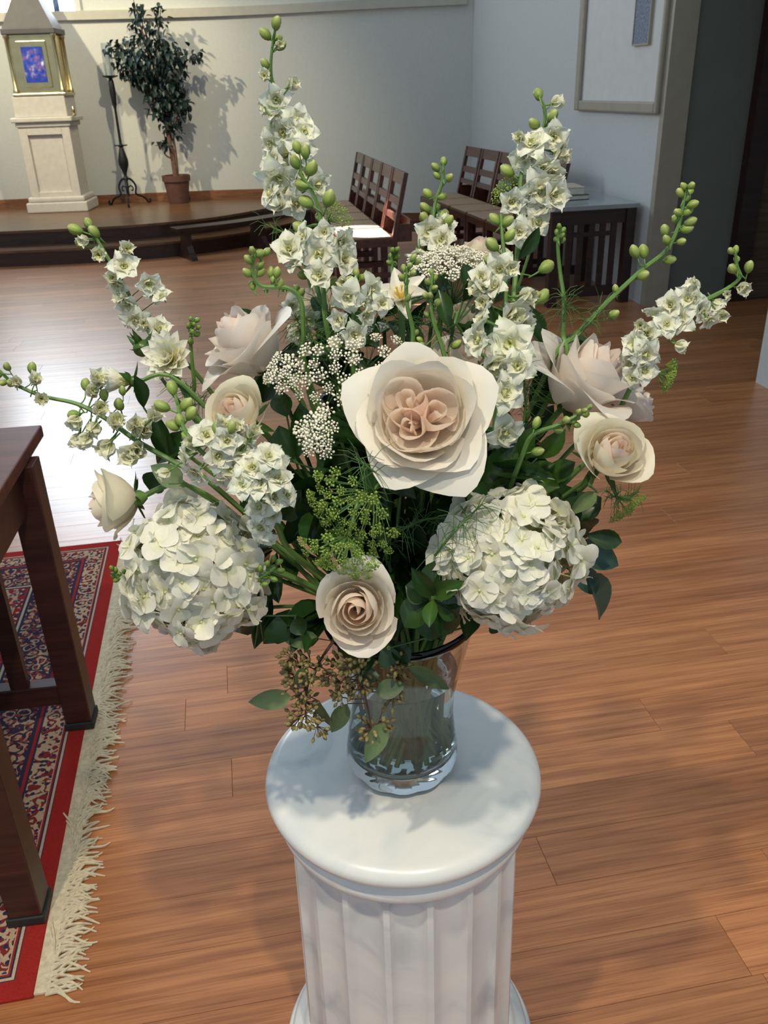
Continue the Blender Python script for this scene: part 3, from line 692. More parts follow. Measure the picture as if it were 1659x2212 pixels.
YA = AX.y
def Q(px, py, q=0.0): return at_y(px, py, YA-q)
def px2m(px, p): return px*(p-CAM).dot(_f)/FPX
rb = random.Random(21)
def frame(axis, spin=None, up=None):
    z = Vector(axis).normalized()
    if up is not None:
        x = Vector(up).cross(z)
        if x.length < 1e-4: x = z.orthogonal()
        x.normalize()
    else: x = z.orthogonal().normalized()
    y = z.cross(x)
    M = Matrix(((x.x, y.x, z.x), (x.y, y.y, z.y), (x.z, y.z, z.z))).to_4x4()
    if spin is not None: M = M @ Matrix.Rotation(spin, 4, 'Z')
    return M
def put(name, me, par, pos, M, s):
    if not isinstance(s, (tuple, list)): s = (s, s, s)
    return link_mesh(name, me, par, Matrix.Translation(Vector(pos)-par.location) @ M @ Matrix.Diagonal((*s, 1)))
def to_vase(pos, back, bend=.06):
    """stem points from a flower's base down through the vase neck to its foot"""
    a = rb.uniform(0, 2*PI); rr_ = .05*math.sqrt(rb.random())
    dx = pos.x-AX.x; dy = pos.y-AX.y; L_ = max(.001, math.hypot(dx, dy))
    nk = Vector((AX.x+dx/L_*min(.05, L_*.3)+rr_*.5*math.cos(a), AX.y+dy/L_*min(.05, L_*.3)+rr_*.5*math.sin(a), .87))
    ft = Vector((AX.x-dx/L_*.030+rr_*.7*math.cos(a), AX.y-dy/L_*.030+rr_*.7*math.sin(a), .664))
    p1 = pos+Vector(back).normalized()*bend
    if p1.z < .93: p1.z = .93
    mid = (p1+nk)*.5+Vector((0, 0, .015))
    return [pos, p1, mid, nk, ft]
def stem(par, pts, r0=.003, r1=None, m=None, name='stem', n=6):
    c = catmull(pts, 5); r1 = r1 or r0
    return MB().tube(c, [r0+(r1-r0)*i/(len(c)-1) for i in range(len(c))], n).build(name, m or M_STEM, par, smooth=True, world=True)

# ---- vase
vs_t = thing('glass_vase', 'clear flared glass vase with thick scalloped base and stems in water', 'vase', (AX.x, AX.y, PZ))
def vfn(r_, z, a):
    if r_ < .02: return r_
    k = max(0, 1-z/.034)
    return r_*(1+.05*k*abs(math.cos(6*a))-.03*k)
outer = [(.004, .001), (.055, .001), (.066, .004), (.074, .014), (.0775, .026), (.0765, .045), (.0735, .066), (.0712, .10), (.0725, .13), (.079, .163), (.0885, .203), (.0975, .243), (.1005, .258)]
inner = [(.0985, .2595), (.0962, .258), (.0935, .243), (.0848, .203), (.0755, .163), (.069, .13), (.0675, .10), (.069, .066), (.068, .045), (.060, .033), (.045, .029), (.004, .028)]
MB().lathe(outer+inner, 96, fn=vfn).build('vase_body', M_GLASS, vs_t, smooth=True, angle=1.4)
wl = .168
MB().lathe([(.004, .0272), (.0455, .0282), (.0608, .0323), (.0690, .0445), (.0700, .066), (.0685, .10), (.0700, .13), (.0765, .163), (.0775, wl), (.004, wl)], 96, fn=vfn).build('water', M_WATER, vs_t, smooth=True, angle=.9)

# ---- roses
def petal_grid(Rk, zb, zt, wk, fl_, cu, tipk, close, edge, tuck, ph, pz, rip, NU=10, NV=8):
    vs = []
    for j in range(NV+1):
        for i in range(NU+1):
            u = -1+2*i/NU; v = (j/NV)*(1-edge*abs(u)**2.4+tipk*(1-abs(u))**1.5)
            wd = wk*(.45+.55*math.sin(PI/2*min(1, v*1.5)))*(1-.10*v*v)
            s_ = math.sin(PI/2*min(1, v*1.15))
            t = max(0, (v-.55)/.45)
            r_ = .05+(Rk-.05)*s_**.75*(1-close*t*t)
            z = zb+(zt-zb)*v**1.1
            r_ += fl_*t*t*(1+.3*u*u); z -= cu*t**2.4
            r_ *= 1+tuck*u
            z += (.020*math.sin(4*u+pz)+.03*math.cos(2.3*u+pz*2))*t*rip
            r_ += .02*math.sin(5*u+pz*3)*t*rip
            a = ph+u*wd
            vs.append((r_*math.cos(a), r_*math.sin(a), z))
    fs = [(j*(NU+1)+i, j*(NU+1)+i+1, (j+1)*(NU+1)+i+1, (j+1)*(NU+1)+i) for j in range(NV) for i in range(NU)]
    return vs, fs
def rose_petals(style):
    out = []; rr_ = random.Random(77)
    if style == 'garden':                      # heart of three whorls, then broad pointed outer petals
        for wq, (wa, wr, n_) in enumerate(((1.9, .25, 6), (4.1, .27, 6), (5.9, .26, 6))):
            ox, oy = wr*math.cos(wa), wr*math.sin(wa)
            for k in range(n_):
                f = k/(n_-1)
                vs, fs = petal_grid(.06+.29*f, -.5, .20-.07*f+rr_.gauss(0, .03), R(100-20*f), .03*f, .02, .02, .45-.35*f, .32, .16, 2.2*k+wq+rr_.gauss(0, .2), rr_.uniform(0, 6), .7)
                out.append((.1+.2*f, [(x+ox*min(1, (z+.5)*2), y+oy*min(1, (z+.5)*2), z) for x, y, z in vs], fs))
        n = 17
        for k in range(n):
            f = k/(n-1)
            vs, fs = petal_grid(.54+.18*f, -.55-.05*f, .22-.02*f-.34*max(0, f-.25), R(66-12*f), .03+.30*f, .02+.16*f*f, .05+.06*f, .12*(1-f), .26-.06*f, .05, 2.39996*k+rr_.gauss(0, .15), rr_.uniform(0, 6), 1.6)
            out.append((.45+.55*f, vs, fs))
    else:
        n = 17 if style == 'cup' else 22
        for k in range(n):
            f = k/(n-1); g_ = max(0, f-.5)*2
            if style == 'cup':
                vs, fs = petal_grid(.10+.66*f**.85, -.74+.2*(1-f), .46-.14*f-.12*g_, R(105-40*f), .22*g_**1.3, .05*f+.14*g_**1.5, .05+.05*f, .55*(1-f)**1.5, .34-.12*f, .17-.10*f, 2.39996*k+rr_.gauss(0, .15), rr_.uniform(0, 6), .5+.8*f)
            else:                              # globe: deep, full, ruffled
                vs, fs = petal_grid(.10+.58*f**.85, -.78+.2*(1-f), .48-.16*f-.25*g_, R(100-40*f), .10*f+.34*g_**1.4, .06*f+.16*g_**1.5, .06+.06*f, .45*(1-f)**1.5, .28-.08*f, .16-.10*f, 2.39996*k+rr_.gauss(0, .2), rr_.uniform(0, 6), 1.3)
            out.append((f, vs, fs))
    return out
_rc = {}
def rose_meshes(style, tone):
    key = (style, tone)
    if key not in _rc:
        mo = {'ivory': M_ROSE_OUT, 'cream': M_ROSE_CRM, 'blush': M_ROSE_BLUSH}[tone]
        _rc[key] = [make_mesh('rose_petal', vs, fs, (M_ROSE_IN if f < .40 and tone != 'blush' else mo), angle=None) for f, vs, fs in rose_petals(style)]
    return _rc[key]
def sepal_mesh():
    v, f_ = leaf_grid('lance', 2, 6, .3, -.5); return make_mesh('sepal', v, f_, M_LEAFG, angle=None)
ME_SEPAL = sepal_mesh()
def rose(label, px, py, q, rpx, axis, style='cup', tone='ivory', spin=0.0, group='roses in the bouquet', squash=1.0):
    c = Q(px, py, q); s_ = px2m(rpx, c); ax = Vector(axis).normalized()
    base = c-ax*s_*.66
    t = thing('rose', label, 'rose', base, 0, group)
    F = frame(ax, spin)
    for me in rose_meshes(style, tone): put('petal', me, t, c, F, (s_, s_, s_*squash))
    MB().lathe([(.003, -.012), (.008, -.006), (.0105, .004), (.008, .012)], 10).build('hip', M_STEM, t, smooth=True).matrix_local = F.copy()
    for k in range(5):
        G = F @ Matrix.Rotation(2*PI*k/5, 4, 'Z') @ Matrix.Rotation(R(-18), 4, 'X')
        put('sepal', ME_SEPAL, t, base+ax*.002, G @ Matrix.Translation((0, .006, 0)) @ Matrix.Rotation(R(-12), 4, 'X'), (s_*.22, s_*.62, s_*.4))
    stem(t, to_vase(base, -ax), .0034, .0030)
    return t
rose('large open garden rose with blush heart at the centre of the bouquet', 908, 893, .19, 160, (-.10, -.85, .62), 'garden', 'ivory', .4)
rose('big blush rose seen from the side at the upper left of the bouquet', 522, 735, .02, 118, (-.55, -.10, .72), 'globe', 'blush', 1.2)
rose('cream rose with one raised petal above the left hydrangea', 510, 890, .11, 88, (-.35, -.72, .75), 'cup', 'cream', 2.0)
rose('cream rose facing sideways, leftmost rose above the rug', 236, 1088, .10, 86, (-.93, -.28, -.05), 'cup', 'cream', .7)
rose('large ivory rose seen from the side above the rightmost peach rose', 1275, 805, .03, 132, (.50, -.15, .80), 'globe', 'blush', 2.5)
rose('cupped cream rose with peach heart at the right edge of the bouquet', 1325, 975, .13, 97, (.16, -.68, .78), 'cup', 'cream', .2)
rose('peach rose hanging low in front of the vase rim', 770, 1316, .22, 108, (-.06, -.90, .42), 'cup', 'ivory', 2.57)
rose('peach rose half hidden behind the large centre rose', 1000, 765, -.02, 72, (-.05, -.45, .90), 'cup', 'ivory', 3.0)
rose('ivory rose behind the upright larkspur stems at upper left', 672, 655, -.10, 66, (-.15, -.2, .95), 'cup', 'cream', .3)
rose('ivory rose behind the large white lace flower head', 1040, 545, -.14, 66, (.05, -.1, .98), 'cup', 'cream', .9)
rose('small greenish cream rose below the lace flower rays', 1003, 675, -.04, 38, (.0, -.35, .95), 'cup', 'cream', .9)
rose('pale rose peeping out beyond the large ivory rose at far right', 1378, 870, -.02, 62, (.75, -.05, .55), 'cup', 'blush', .5)

# ---- hydrangeas
def hyd_floret(seed):
    rr_ = random.Random(seed); m = MB()
    for k in range(4):
        NU, NV = 4, 4; vs = []
        a0 = PI/2*k+rr_.gauss(0, .08); cup = rr_.uniform(-.15, .35); tw = rr_.gauss(0, .3); lf = rr_.uniform(.05, .45)
        for j in range(NV+1):
            v = j/NV; wd = .60*math.sin(PI*(.06+.80*v)**.9)**.75
            for i in range(NU+1):
                u = -1+2*i/NU
                x = u*wd; y = .04+.96*v*(1-.10*abs(u)**2)
                z = cup*u*u*.6+lf*v-.22*v*v+.16*v*(1-v)+tw*u*v*.45
                vs.append((x*math.cos(a0)-y*math.sin(a0), x*math.sin(a0)+y*math.cos(a0), z+.03*(k % 2)))
        m.add(vs, [(j*(NU+1)+i, j*(NU+1)+i+1, (j+1)*(NU+1)+i+1, (j+1)*(NU+1)+i) for j in range(NV) for i in range(NU)])
    m.ball((0, 0, .07), .09, 6, 4)
    m.tube([(0, 0, 0), (0, 0, -1.2)], .035, 4)
    return m.mesh('hydrangea_floret', M_HYD, angle=None)
ME_HYD = [hyd_floret(i) for i in range(5)]
def hydrangea(label, px, py, q, rx, rz, n, axis, lumps=(), fl=.0185, seed=1):
    c = Q(px, py, q); s_ = px2m(1, c); a, b_ = rx*s_, rz*s_; ax = Vector(axis).normalized()
    t = thing('hydrangea', label, 'hydrangea', c-ax*a*.75, 0, 'hydrangeas in the bouquet')
    rr_ = random.Random(seed)
    MB().ball((0, 0, 0), 1, 20, 12).build('flower_core', M_HYDC, t, smooth=True, angle=None).matrix_local = Matrix.Translation(ax*a*.75) @ Matrix.Diagonal((a*.70, a*.66, b_*.70, 1))
    k = 0
    for i in range(n):
        zz = 1-2*(i+.5)/n; th = i*2.39996
        d = Vector((math.sqrt(1-zz*zz)*math.cos(th), math.sqrt(1-zz*zz)*math.sin(th), zz))
        if d.dot(ax) < -.80: continue
        d = (d+Vector((rr_.gauss(0, .06), rr_.gauss(0, .06), rr_.gauss(0, .06)))).normalized()
        lump = 1+.05*math.sin(d.x*7+seed)+.05*math.sin(d.z*8+seed*2)+rr_.uniform(-.13, .05)
        p = c+Vector((d.x*a, d.y*a*.95, d.z*b_))*(lump*.90)
        nd = (Vector((d.x/a, d.y/a, d.z/b_)).normalized()+Vector((rr_.gauss(0, .36), rr_.gauss(0, .36), rr_.gauss(0, .36)))).normalized()
        put('floret', ME_HYD[rr_.randrange(5)], t, p, frame(nd, rr_.uniform(0, 6.28)), fl*rr_.uniform(.80, 1.25))
    stem(t, to_vase(c-ax*a*.6, -ax, .05), .0042)
    return t
hydrangea('round white hydrangea head at lower right over the vase rim', 1098, 1207, .17, 162, 152, 190, (.35, -.62, .45), seed=1, fl=.017)
hydrangea('tall white hydrangea head at lower left above the rug fringe', 422, 1238, .16, 144, 174, 185, (-.55, -.60, .30), seed=2, fl=.0182)

# ---- larkspur
def del_floret(seed, openness):
    rr_ = random.Random(seed); m = MB()
    for ring, (cnt, L_, W_, z0, tilt) in enumerate(((5, 1.0, .47, 0, openness), (5, .72, .34, .05, openness*.72+.0), (4, .38, .20, .10, openness*.4))):
        for k in range(cnt):
            NU, NV = 4, 5; a0 = 2*PI*(k+.5*ring)/cnt+rr_.gauss(0, .1); ti = tilt+rr_.gauss(0, .12); pz = rr_.uniform(0, 6); vs = []
            for j in range(NV+1):
                v = j/NV; wd = W_*(math.sin(PI*(.10+.83*v**.9))**.8)
                for i in range(NU+1):
                    u = -1+2*i/NU
                    x = u*wd; y = .05+L_*v*(1-.12*abs(u)-.07*(abs(abs(u)-.5) < .1)); zz = .10*u*u+.10*math.sin(4.5*u+pz)*v*v
                    # curve upward from the axis then outward
                    ang = ti*(.35+.65*v)
                    yy = y*math.sin(ang)+zz*-math.cos(ang); zz2 = y*math.cos(ang)+zz*math.sin(ang)
                    vs.append((x*math.cos(a0)-yy*math.sin(a0), x*math.sin(a0)+yy*math.cos(a0), zz2+z0))
            m.cur = 0
            m.add(vs, [(j*(NU+1)+i, j*(NU+1)+i+1, (j+1)*(NU+1)+i+1, (j+1)*(NU+1)+i) for j in range(NV) for i in range(NU)])
    e = MB(); m_, m = m, e
    for k in range(7):
        a = k*2.4; r_ = .04+.015*k
        m.ball((r_*math.cos(a), r_*math.sin(a), .20+.02*(k % 3)), .055, 5, 3)
    m = m_; m.cur = 1
    m.tube([(0, 0, .05), (.02, 0, -.2), (.06, 0, -.55)], [.10, .06, .03], 5)
    return m.mesh('larkspur_floret', [M_DEL, M_STEM], angle=None), e.mesh('floret_eye', M_DELC, angle=None)
ME_DEL = [del_floret(i, o_) for i, o_ in enumerate((1.45, 1.30, 1.15, 1.40, .95))]
ME_DELH = [del_floret(20+i, o_) for i, o_ in enumerate((.55, .42))]
def bud_mesh(mat, stripes=True):
    m = MB(); prof = [(.02, 0), (.20, .12), (.33, .34), (.36, .55), (.29, .78), (.14, .94), (.02, 1.0)]
    m.lathe(prof, 10, fn=lambda r_, z, a: r_*(1+.16*math.cos(5*a)))
    m.cur = 1; m.tube([(0, 0, .05), (.01, 0, -.25), (.05, 0, -.6)], [.07, .05, .045], 5)
    return m.mesh('larkspur_bud', [mat, M_STEM], angle=None)
ME_BUD = bud_mesh(M_BUD); ME_BUDG = bud_mesh(M_BUDG)
def larkspur(label, path, florets=(), buds=(), fsz=36, bsz=24, r0=.0016, green=False, extend=True, leaves=0, group='larkspur stems in the bouquet', halves=(), jit=.006, name='larkspur'):
    """path: pixels with depth offset from tip to base; florets / buds: (px,py[,radius px]) spots; flower direction away from the stem and to the viewer"""
    P = [Q(*p) for p in path]
    t = thing(name, label, 'flower stem', P[-1], 0, group)
    pts = list(P)
    if extend:
        d = (P[-1]-P[-2]).normalized(); pts += to_vase(P[-1], d, .04)[1:]
    c = catmull(pts, 6); n_ = len(c)
    MB().tube(c, [r0+(.0030-r0)*min(1, i/(n_*.6)) for i in range(n_)], 6).build('stem', M_STEM, t, smooth=True, world=True)
    cp = catmull(P, 10)
    def near(px, py):
        return min(cp, key=lambda p: (proj(p)[0]-px)**2+(proj(p)[1]-py)**2)
    def sp(spot, lift, isbud):
        px, py = spot[0], spot[1]; nr_ = near(px, py)
        p = at_y(px, py, nr_.y-lift+rb.gauss(0, jit))
        return p, nr_
    for sset, mes, dflt in ((florets, ME_DEL, fsz), (halves, ME_DELH, fsz)):
        for s in sset:
            p, nr_ = sp(s, .012, False); rp = (s[2] if len(s) > 2 else dflt)*1.22
            out = (p-nr_); out = out.normalized() if out.length > 1e-5 else Vector((0, 0, 0))
            view = (CAM-p).normalized()
            ax = (out*.8+view*.6+Vector((rb.gauss(0, .45), rb.gauss(0, .45), rb.gauss(0, .45)))).normalized()
            if mes is ME_DELH: ax = (out*1.0+view*.25+Vector((rb.gauss(0, .25), rb.gauss(0, .25), rb.gauss(.25, .2)))).normalized()
            sz = px2m(rp, p)
            mf, mey = mes[rb.randrange(len(mes))]
            fo = put('floret', mf, t, p-ax*sz*.25, frame(ax, rb.uniform(0, 6)), sz)
            link_mesh('floret_eye', mey, fo)
    tip = P[0]
    for s in buds:
        p, nr_ = sp(s, 0.0, True); rp = s[2] if len(s) > 2 else bsz
        sz = px2m(rp*1.5, p)
        out = (p-nr_); L_ = out.length
        up = (P[0]-P[1]).normalized()
        ax = (out.normalized()*(1 if L_ > sz*.2 else .1)*.9+up*.8+Vector((rb.gauss(0, .15), rb.gauss(0, .2), rb.gauss(0, .15)))).normalized()
        put('bud', ME_BUDG if green else ME_BUD, t, p-ax*sz*.45, frame(ax, rb.uniform(0, 6)), (sz*.85, sz*.85, sz))
        b0 = p-ax*sz*.85
        if (b0-nr_).length > .004:
            MB().tube([nr_, (nr_+b0)*.5-up*.001, b0], [.0009, .0008, .0007], 4).build('pedicel', M_STEM, t, smooth=True, world=True)
    for s in list(florets)+list(halves):
        p, nr_ = sp(s, .010, False)
        if (p-nr_).length > .006:
            MB().tube([nr_-Vector((0, 0, .006)), (nr_+p)*.5-Vector((0, 0, .003)), p+Vector((0, .008, 0))], .0008, 4).build('pedicel', M_STEM, t, smooth=True, world=True)
    return t
larkspur('tallest white larkspur spike rising at upper left to the rail', [(597, 45, -.10), (586, 118, -.10), (588, 175, -.10), (612, 215, -.10), (628, 300, -.09), (640, 400, -.08), (655, 500, -.07), (690, 640, -.05)],
         [(597, 215, 34), (640, 260, 34), (590, 255, 32), (612, 285, 37), (655, 285, 34), (585, 310, 30), (622, 335, 37), (592, 350, 34), (650, 325, 34), (600, 385, 44), (640, 370, 39), (585, 415, 32), (622, 405, 41), (665, 375, 34), (612, 440, 39), (685, 400, 34), (640, 440, 34)],
         [(597, 52, 22), (574, 75, 22), (600, 85, 18), (606, 100, 18), (573, 140, 18)], halves=[(573, 165, 22), (627, 185, 26), (600, 97, 16), (578, 232, 24)])
larkspur('white larkspur with fat green buds beside the tallest spike', [(645, 372, -.03), (662, 395, -.03), (682, 430, -.03), (692, 470, -.03), (690, 540, -.02), (700, 640, -.01)],
         [(625, 540, 40), (688, 548, 42), (740, 560, 44), (735, 520, 34), (690, 595, 34), (655, 510, 28), (700, 500, 26), (640, 570, 28)],
         [(642, 320, 20), (660, 330, 22), (640, 352, 24), (672, 365, 26), (655, 400, 26), (663, 438, 26), (710, 430, 28), (650, 495, 26), (718, 612, 20), (655, 595, 18), (690, 470, 18)])
larkspur('tall white larkspur spike rising at upper right before the wall', [(1163, 205, -.08), (1176, 235, -.08), (1174, 270, -.08), (1148, 320, -.08), (1128, 370, -.07), (1122, 440, -.06), (1118, 540, -.05), (1110, 640, -.03)],
         [(1195, 295, 34), (1150, 310, 37), (1205, 330, 37), (1135, 345, 37), (1170, 365, 37), (1180, 395, 39), (1165, 410, 48), (1195, 420, 39), (1140, 430, 37), (1175, 450, 39), (1105, 435, 32), (1160, 480, 34), (1190, 370, 32), (1120, 500, 32), (1150, 340, 30)],
         [(1163, 205, 22), (1192, 252, 22), (1155, 268, 22), (1180, 282, 20), (1097, 370, 24), (1155, 350, 20)], halves=[(1198, 222, 26), (1210, 335, 28), (1125, 300, 24)])
larkspur('white larkspur with open florets cascading beside the large centre rose', [(1082, 462, .02), (1086, 520, .03), (1092, 580, .04), (1092, 660, .06), (1085, 740, .08), (1078, 830, .10), (1070, 910, .10)],
         [(1105, 678, 48), (1042, 690, 38), (1102, 742, 52), (1062, 788, 50), (1035, 735, 40), (1090, 848, 46), (1088, 935, 44), (1080, 580, 34), (1040, 600, 30), (1130, 700, 30), (1118, 790, 38), (1070, 620, 28)],
         [(1070, 475, 22), (1095, 480, 22), (1065, 530, 26), (1100, 510, 22), (1178, 578, 28), (1170, 642, 28), (1060, 565, 22), (1155, 640, 20)], halves=[(1040, 622, 36), (1130, 640, 36), (1048, 655, 32), (1100, 580, 30)])
larkspur('short larkspur tip of pale buds between the two chair rows', [(958, 352, -.14), (955, 395, -.14), (940, 440, -.14), (935, 500, -.13), (945, 600, -.1)],
         [(930, 500, 36), (955, 520, 34), (905, 545, 30), (960, 490, 28)],
         [(958, 350, 16), (942, 362, 16), (945, 380, 14), (970, 385, 17), (925, 420, 18), (953, 425, 18), (920, 450, 20), (944, 448, 16), (918, 472, 22), (955, 468, 26), (968, 478, 20), (935, 475, 18)])
larkspur('leaning larkspur stem of green buds at the right over the passage', [(1484, 400, -.02), (1476, 440, -.02), (1465, 490, -.02), (1440, 540, -.02), (1385, 585, -.02), (1310, 655, -.01), (1245, 725, 0)],
         (), [(1492, 402, 16), (1478, 404, 15), (1490, 415, 15), (1470, 418, 17), (1483, 428, 16), (1495, 442, 18), (1465, 460, 18), (1485, 458, 18), (1460, 475, 18), (1490, 480, 20), (1482, 495, 20), (1436, 500, 20), (1440, 520, 18), (1470, 522, 16), (1372, 545, 22), (1390, 545, 22), (1445, 562, 20), (1387, 596, 22), (1325, 680, 20), (1330, 625, 14)])
larkspur('larkspur reaching far right with a dense band of white florets', [(1588, 545, 0), (1592, 575, 0), (1598, 600, 0), (1568, 625, 0), (1520, 650, .01), (1450, 690, .02), (1395, 745, .03), (1370, 820, .04), (1330, 900, .04)],
         [(1545, 655, 30), (1485, 645, 30), (1515, 670, 30), (1450, 660, 32), (1420, 680, 32), (1470, 690, 32), (1500, 645, 26), (1440, 700, 30), (1400, 720, 28), (1375, 745, 34), (1395, 765, 34), (1365, 785, 32), (1390, 800, 34), (1365, 815, 26), (1530, 690, 24)],
         [(1580, 543, 14), (1590, 540, 14), (1591, 562, 14), (1583, 582, 20), (1618, 578, 20)], halves=[(1600, 622, 26), (1500, 625, 30), (1570, 635, 16), (1465, 745, 26), (1555, 680, 24), (1385, 705, 26)])
larkspur('white larkspur leaning to upper left over the platform steps', [(190, 492, -.04), (208, 515, -.04), (235, 560, -.04), (270, 620, -.04), (305, 690, -.03), (350, 760, -.01), (400, 850, .02)],
         [(268, 576, 34), (325, 625, 34), (275, 655, 28), (342, 712, 32), (292, 690, 30), (320, 610, 30), (255, 612, 26), (350, 640, 22)],
         [(192, 484, 20), (165, 496, 24), (205, 502, 22), (178, 525, 24)], halves=[(215, 550, 30), (270, 540, 28), (248, 600, 28), (268, 645, 28), (185, 518, 22), (310, 700, 22)])
larkspur('larkspur with small half opened buds reaching to far left edge', [(-2, 800, .06), (30, 828, .06), (90, 855, .06), (165, 872, .06), (230, 905, .07), (300, 955, .08), (380, 1000, .09)],
         (),
         [(16, 793, 16), (70, 797, 20), (-4, 810, 15), (75, 822, 18), (25, 828, 18), (185, 832, 20), (215, 828, 20), (225, 855, 20), (258, 875, 22), (160, 895, 20), (168, 945, 20), (265, 845, 16), (8, 826, 14)], halves=[(200, 850, 27), (215, 885, 32), (165, 905, 30), (250, 915, 35), (235, 960, 38), (190, 945, 32), (305, 935, 40), (285, 980, 40), (330, 900, 32), (205, 920, 30), (290, 925, 35), (75, 822, 24), (212, 825, 35), (90, 862, 27), (170, 945, 32), (300, 970, 38), (35, 828, 22)])
larkspur('dense larkspur lying over the left hydrangea with pale green florets', [(375, 835, .14), (385, 880, .15), (400, 930, .17), (440, 980, .18), (500, 1020, .19), (560, 1070, .20), (600, 1140, .18)],
         [(445, 940, 34), (490, 950, 34), (470, 985, 36), (520, 975, 36), (425, 1020, 34), (500, 1010, 38), (545, 1010, 36), (580, 985, 34), (560, 1045, 36), (600, 1035, 34), (525, 1045, 34), (590, 1075, 36), (480, 1035, 30), (620, 1070, 28), (560, 1095, 32), (565, 1140, 32), (590, 1110, 30), (400, 985, 28), (535, 950, 30), (600, 1000, 28), (575, 1160, 26)],
         [(372, 840, 24), (352, 878, 26), (402, 875, 26), (412, 895, 26), (375, 920, 24), (405, 945, 24), (390, 910, 22), (500, 925, 22), (470, 925, 24)], halves=[(480, 925, 34), (510, 930, 34), (420, 960, 30), (545, 940, 30), (360, 1020, 26)])
larkspur('short white larkspur between the lace flower and the pointed white flower', [(770, 585, .02), (768, 630, .03), (764, 680, .04), (760, 740, .05), (765, 820, .05)],
         [(752, 640, 36), (800, 628, 36), (765, 722, 32), (735, 690, 28), (790, 680, 28), (825, 655, 26)], [(770, 590, 16), (782, 600, 16), (758, 604, 16), (735, 655, 16)], halves=[(745, 610, 26), (780, 655, 24), (730, 745, 24)])
larkspur('short white larkspur among the stems behind the cream rose', [(640, 620, -.05), (648, 670, -.04), (655, 720, -.03), (665, 800, -.02)],
         [(632, 660, 26), (668, 690, 26), (645, 720, 26)], [(640, 622, 15), (650, 634, 16), (630, 640, 15), (690, 745, 16)])
BS = 'bud sprigs in the bouquet'
larkspur('tiny green bud sprig sticking out left over the rug edge', [(240, 1237, .14), (262, 1250, .14), (290, 1250, .14), (340, 1225, .12)], (), [(242, 1228, 11), (250, 1232, 11), (258, 1240, 11), (245, 1245, 11), (265, 1250, 12), (253, 1252, 12), (276, 1262, 13), (303, 1247, 13), (268, 1235, 10)], green=True, group=BS, name='bud_sprig')
larkspur('green bud sprig between the left hydrangea and the low peach rose', [(595, 1225, .18), (575, 1240, .18), (550, 1260, .17), (535, 1310, .14)], (), [(590, 1208, 14), (602, 1215, 14), (605, 1232, 14), (590, 1228, 14), (578, 1218, 14), (575, 1245, 15), (562, 1230, 15), (590, 1250, 14), (558, 1252, 15), (530, 1225, 18), (540, 1255, 16), (570, 1262, 13)], green=True, group=BS, name='bud_sprig')
larkspur('small green bud tip beside the blush rose at upper left', [(418, 688, .0), (414, 715, .0), (412, 745, .0), (420, 830, .0)], (), [(412, 690, 11), (425, 692, 11), (418, 702, 12), (408, 705, 12), (428, 708, 11), (415, 718, 12), (425, 722, 12), (412, 738, 14)], green=True, group=BS, name='bud_sprig')
larkspur('arching green bud stem before the large ivory rose at right', [(1275, 878, .16), (1245, 898, .16), (1200, 920, .16), (1150, 940, .15), (1128, 985, .14), (1100, 1060, .12)], (), [(1272, 880, 13), (1262, 887, 13), (1250, 890, 14), (1265, 896, 13), (1245, 903, 14), (1222, 908, 18), (1205, 928, 17), (1158, 915, 20), (1160, 975, 20), (1238, 910, 13), (1245, 918, 14)], group=BS, name='bud_sprig')
larkspur('slim green bud stem standing before the dark table slats', [(1210, 490, -.02), (1205, 530, -.02), (1210, 590, -.02), (1218, 650, -.01), (1216, 720, 0)], (), [(1208, 490, 12), (1216, 498, 12), (1203, 503, 12), (1212, 510, 12), (1202, 518, 12), (1215, 520, 12)], green=True, group=BS, name='bud_sprig')
larkspur('curled bud stem left of the white larkspur florets', [(552, 545, .02), (545, 585, .02), (565, 618, .02), (620, 622, .02), (650, 650, .02), (655, 720, .02)], (), [(545, 542, 16), (560, 548, 18), (575, 545, 16), (538, 562, 18), (562, 572, 16), (535, 590, 18), (562, 590, 17), (545, 618, 16), (585, 590, 18), (598, 590, 18), (590, 605, 14), (605, 615, 17), (615, 625, 16), (575, 628, 12)], group=BS, name='bud_sprig')
larkspur('green bud sprig below the sunlit chair seat', [(850, 540, -.04), (846, 575, -.04), (855, 640, -.03)], (), [(848, 542, 12), (858, 540, 12), (845, 555, 12), (856, 556, 12), (842, 568, 12), (852, 572, 12)], green=True, group=BS, name='bud_sprig')
larkspur('slender bud stem before the pointed white flower', [(888, 560, .05), (878, 600, .05), (880, 660, .05), (892, 720, .05), (885, 790, .05)], (), [(892, 558, 14), (900, 566, 14), (872, 580, 14), (885, 575, 14), (892, 590, 15), (868, 600, 16), (878, 610, 14), (880, 645, 14), (898, 720, 12), (890, 760, 11)], group=BS, name='bud_sprig')
larkspur('long bud stem curving down onto the large centre rose', [(935, 590, .03), (930, 640, .035), (935, 690, .04), (955, 750, .045), (968, 800, .05)], (), [(932, 588, 13), (940, 600, 13), (925, 610, 13), (938, 622, 13), (930, 640, 14), (945, 655, 15), (920, 640, 14), (922, 680, 14), (938, 700, 14), (985, 745, 18), (908, 735, 13), (912, 745, 13)], group=BS, name='bud_sprig')

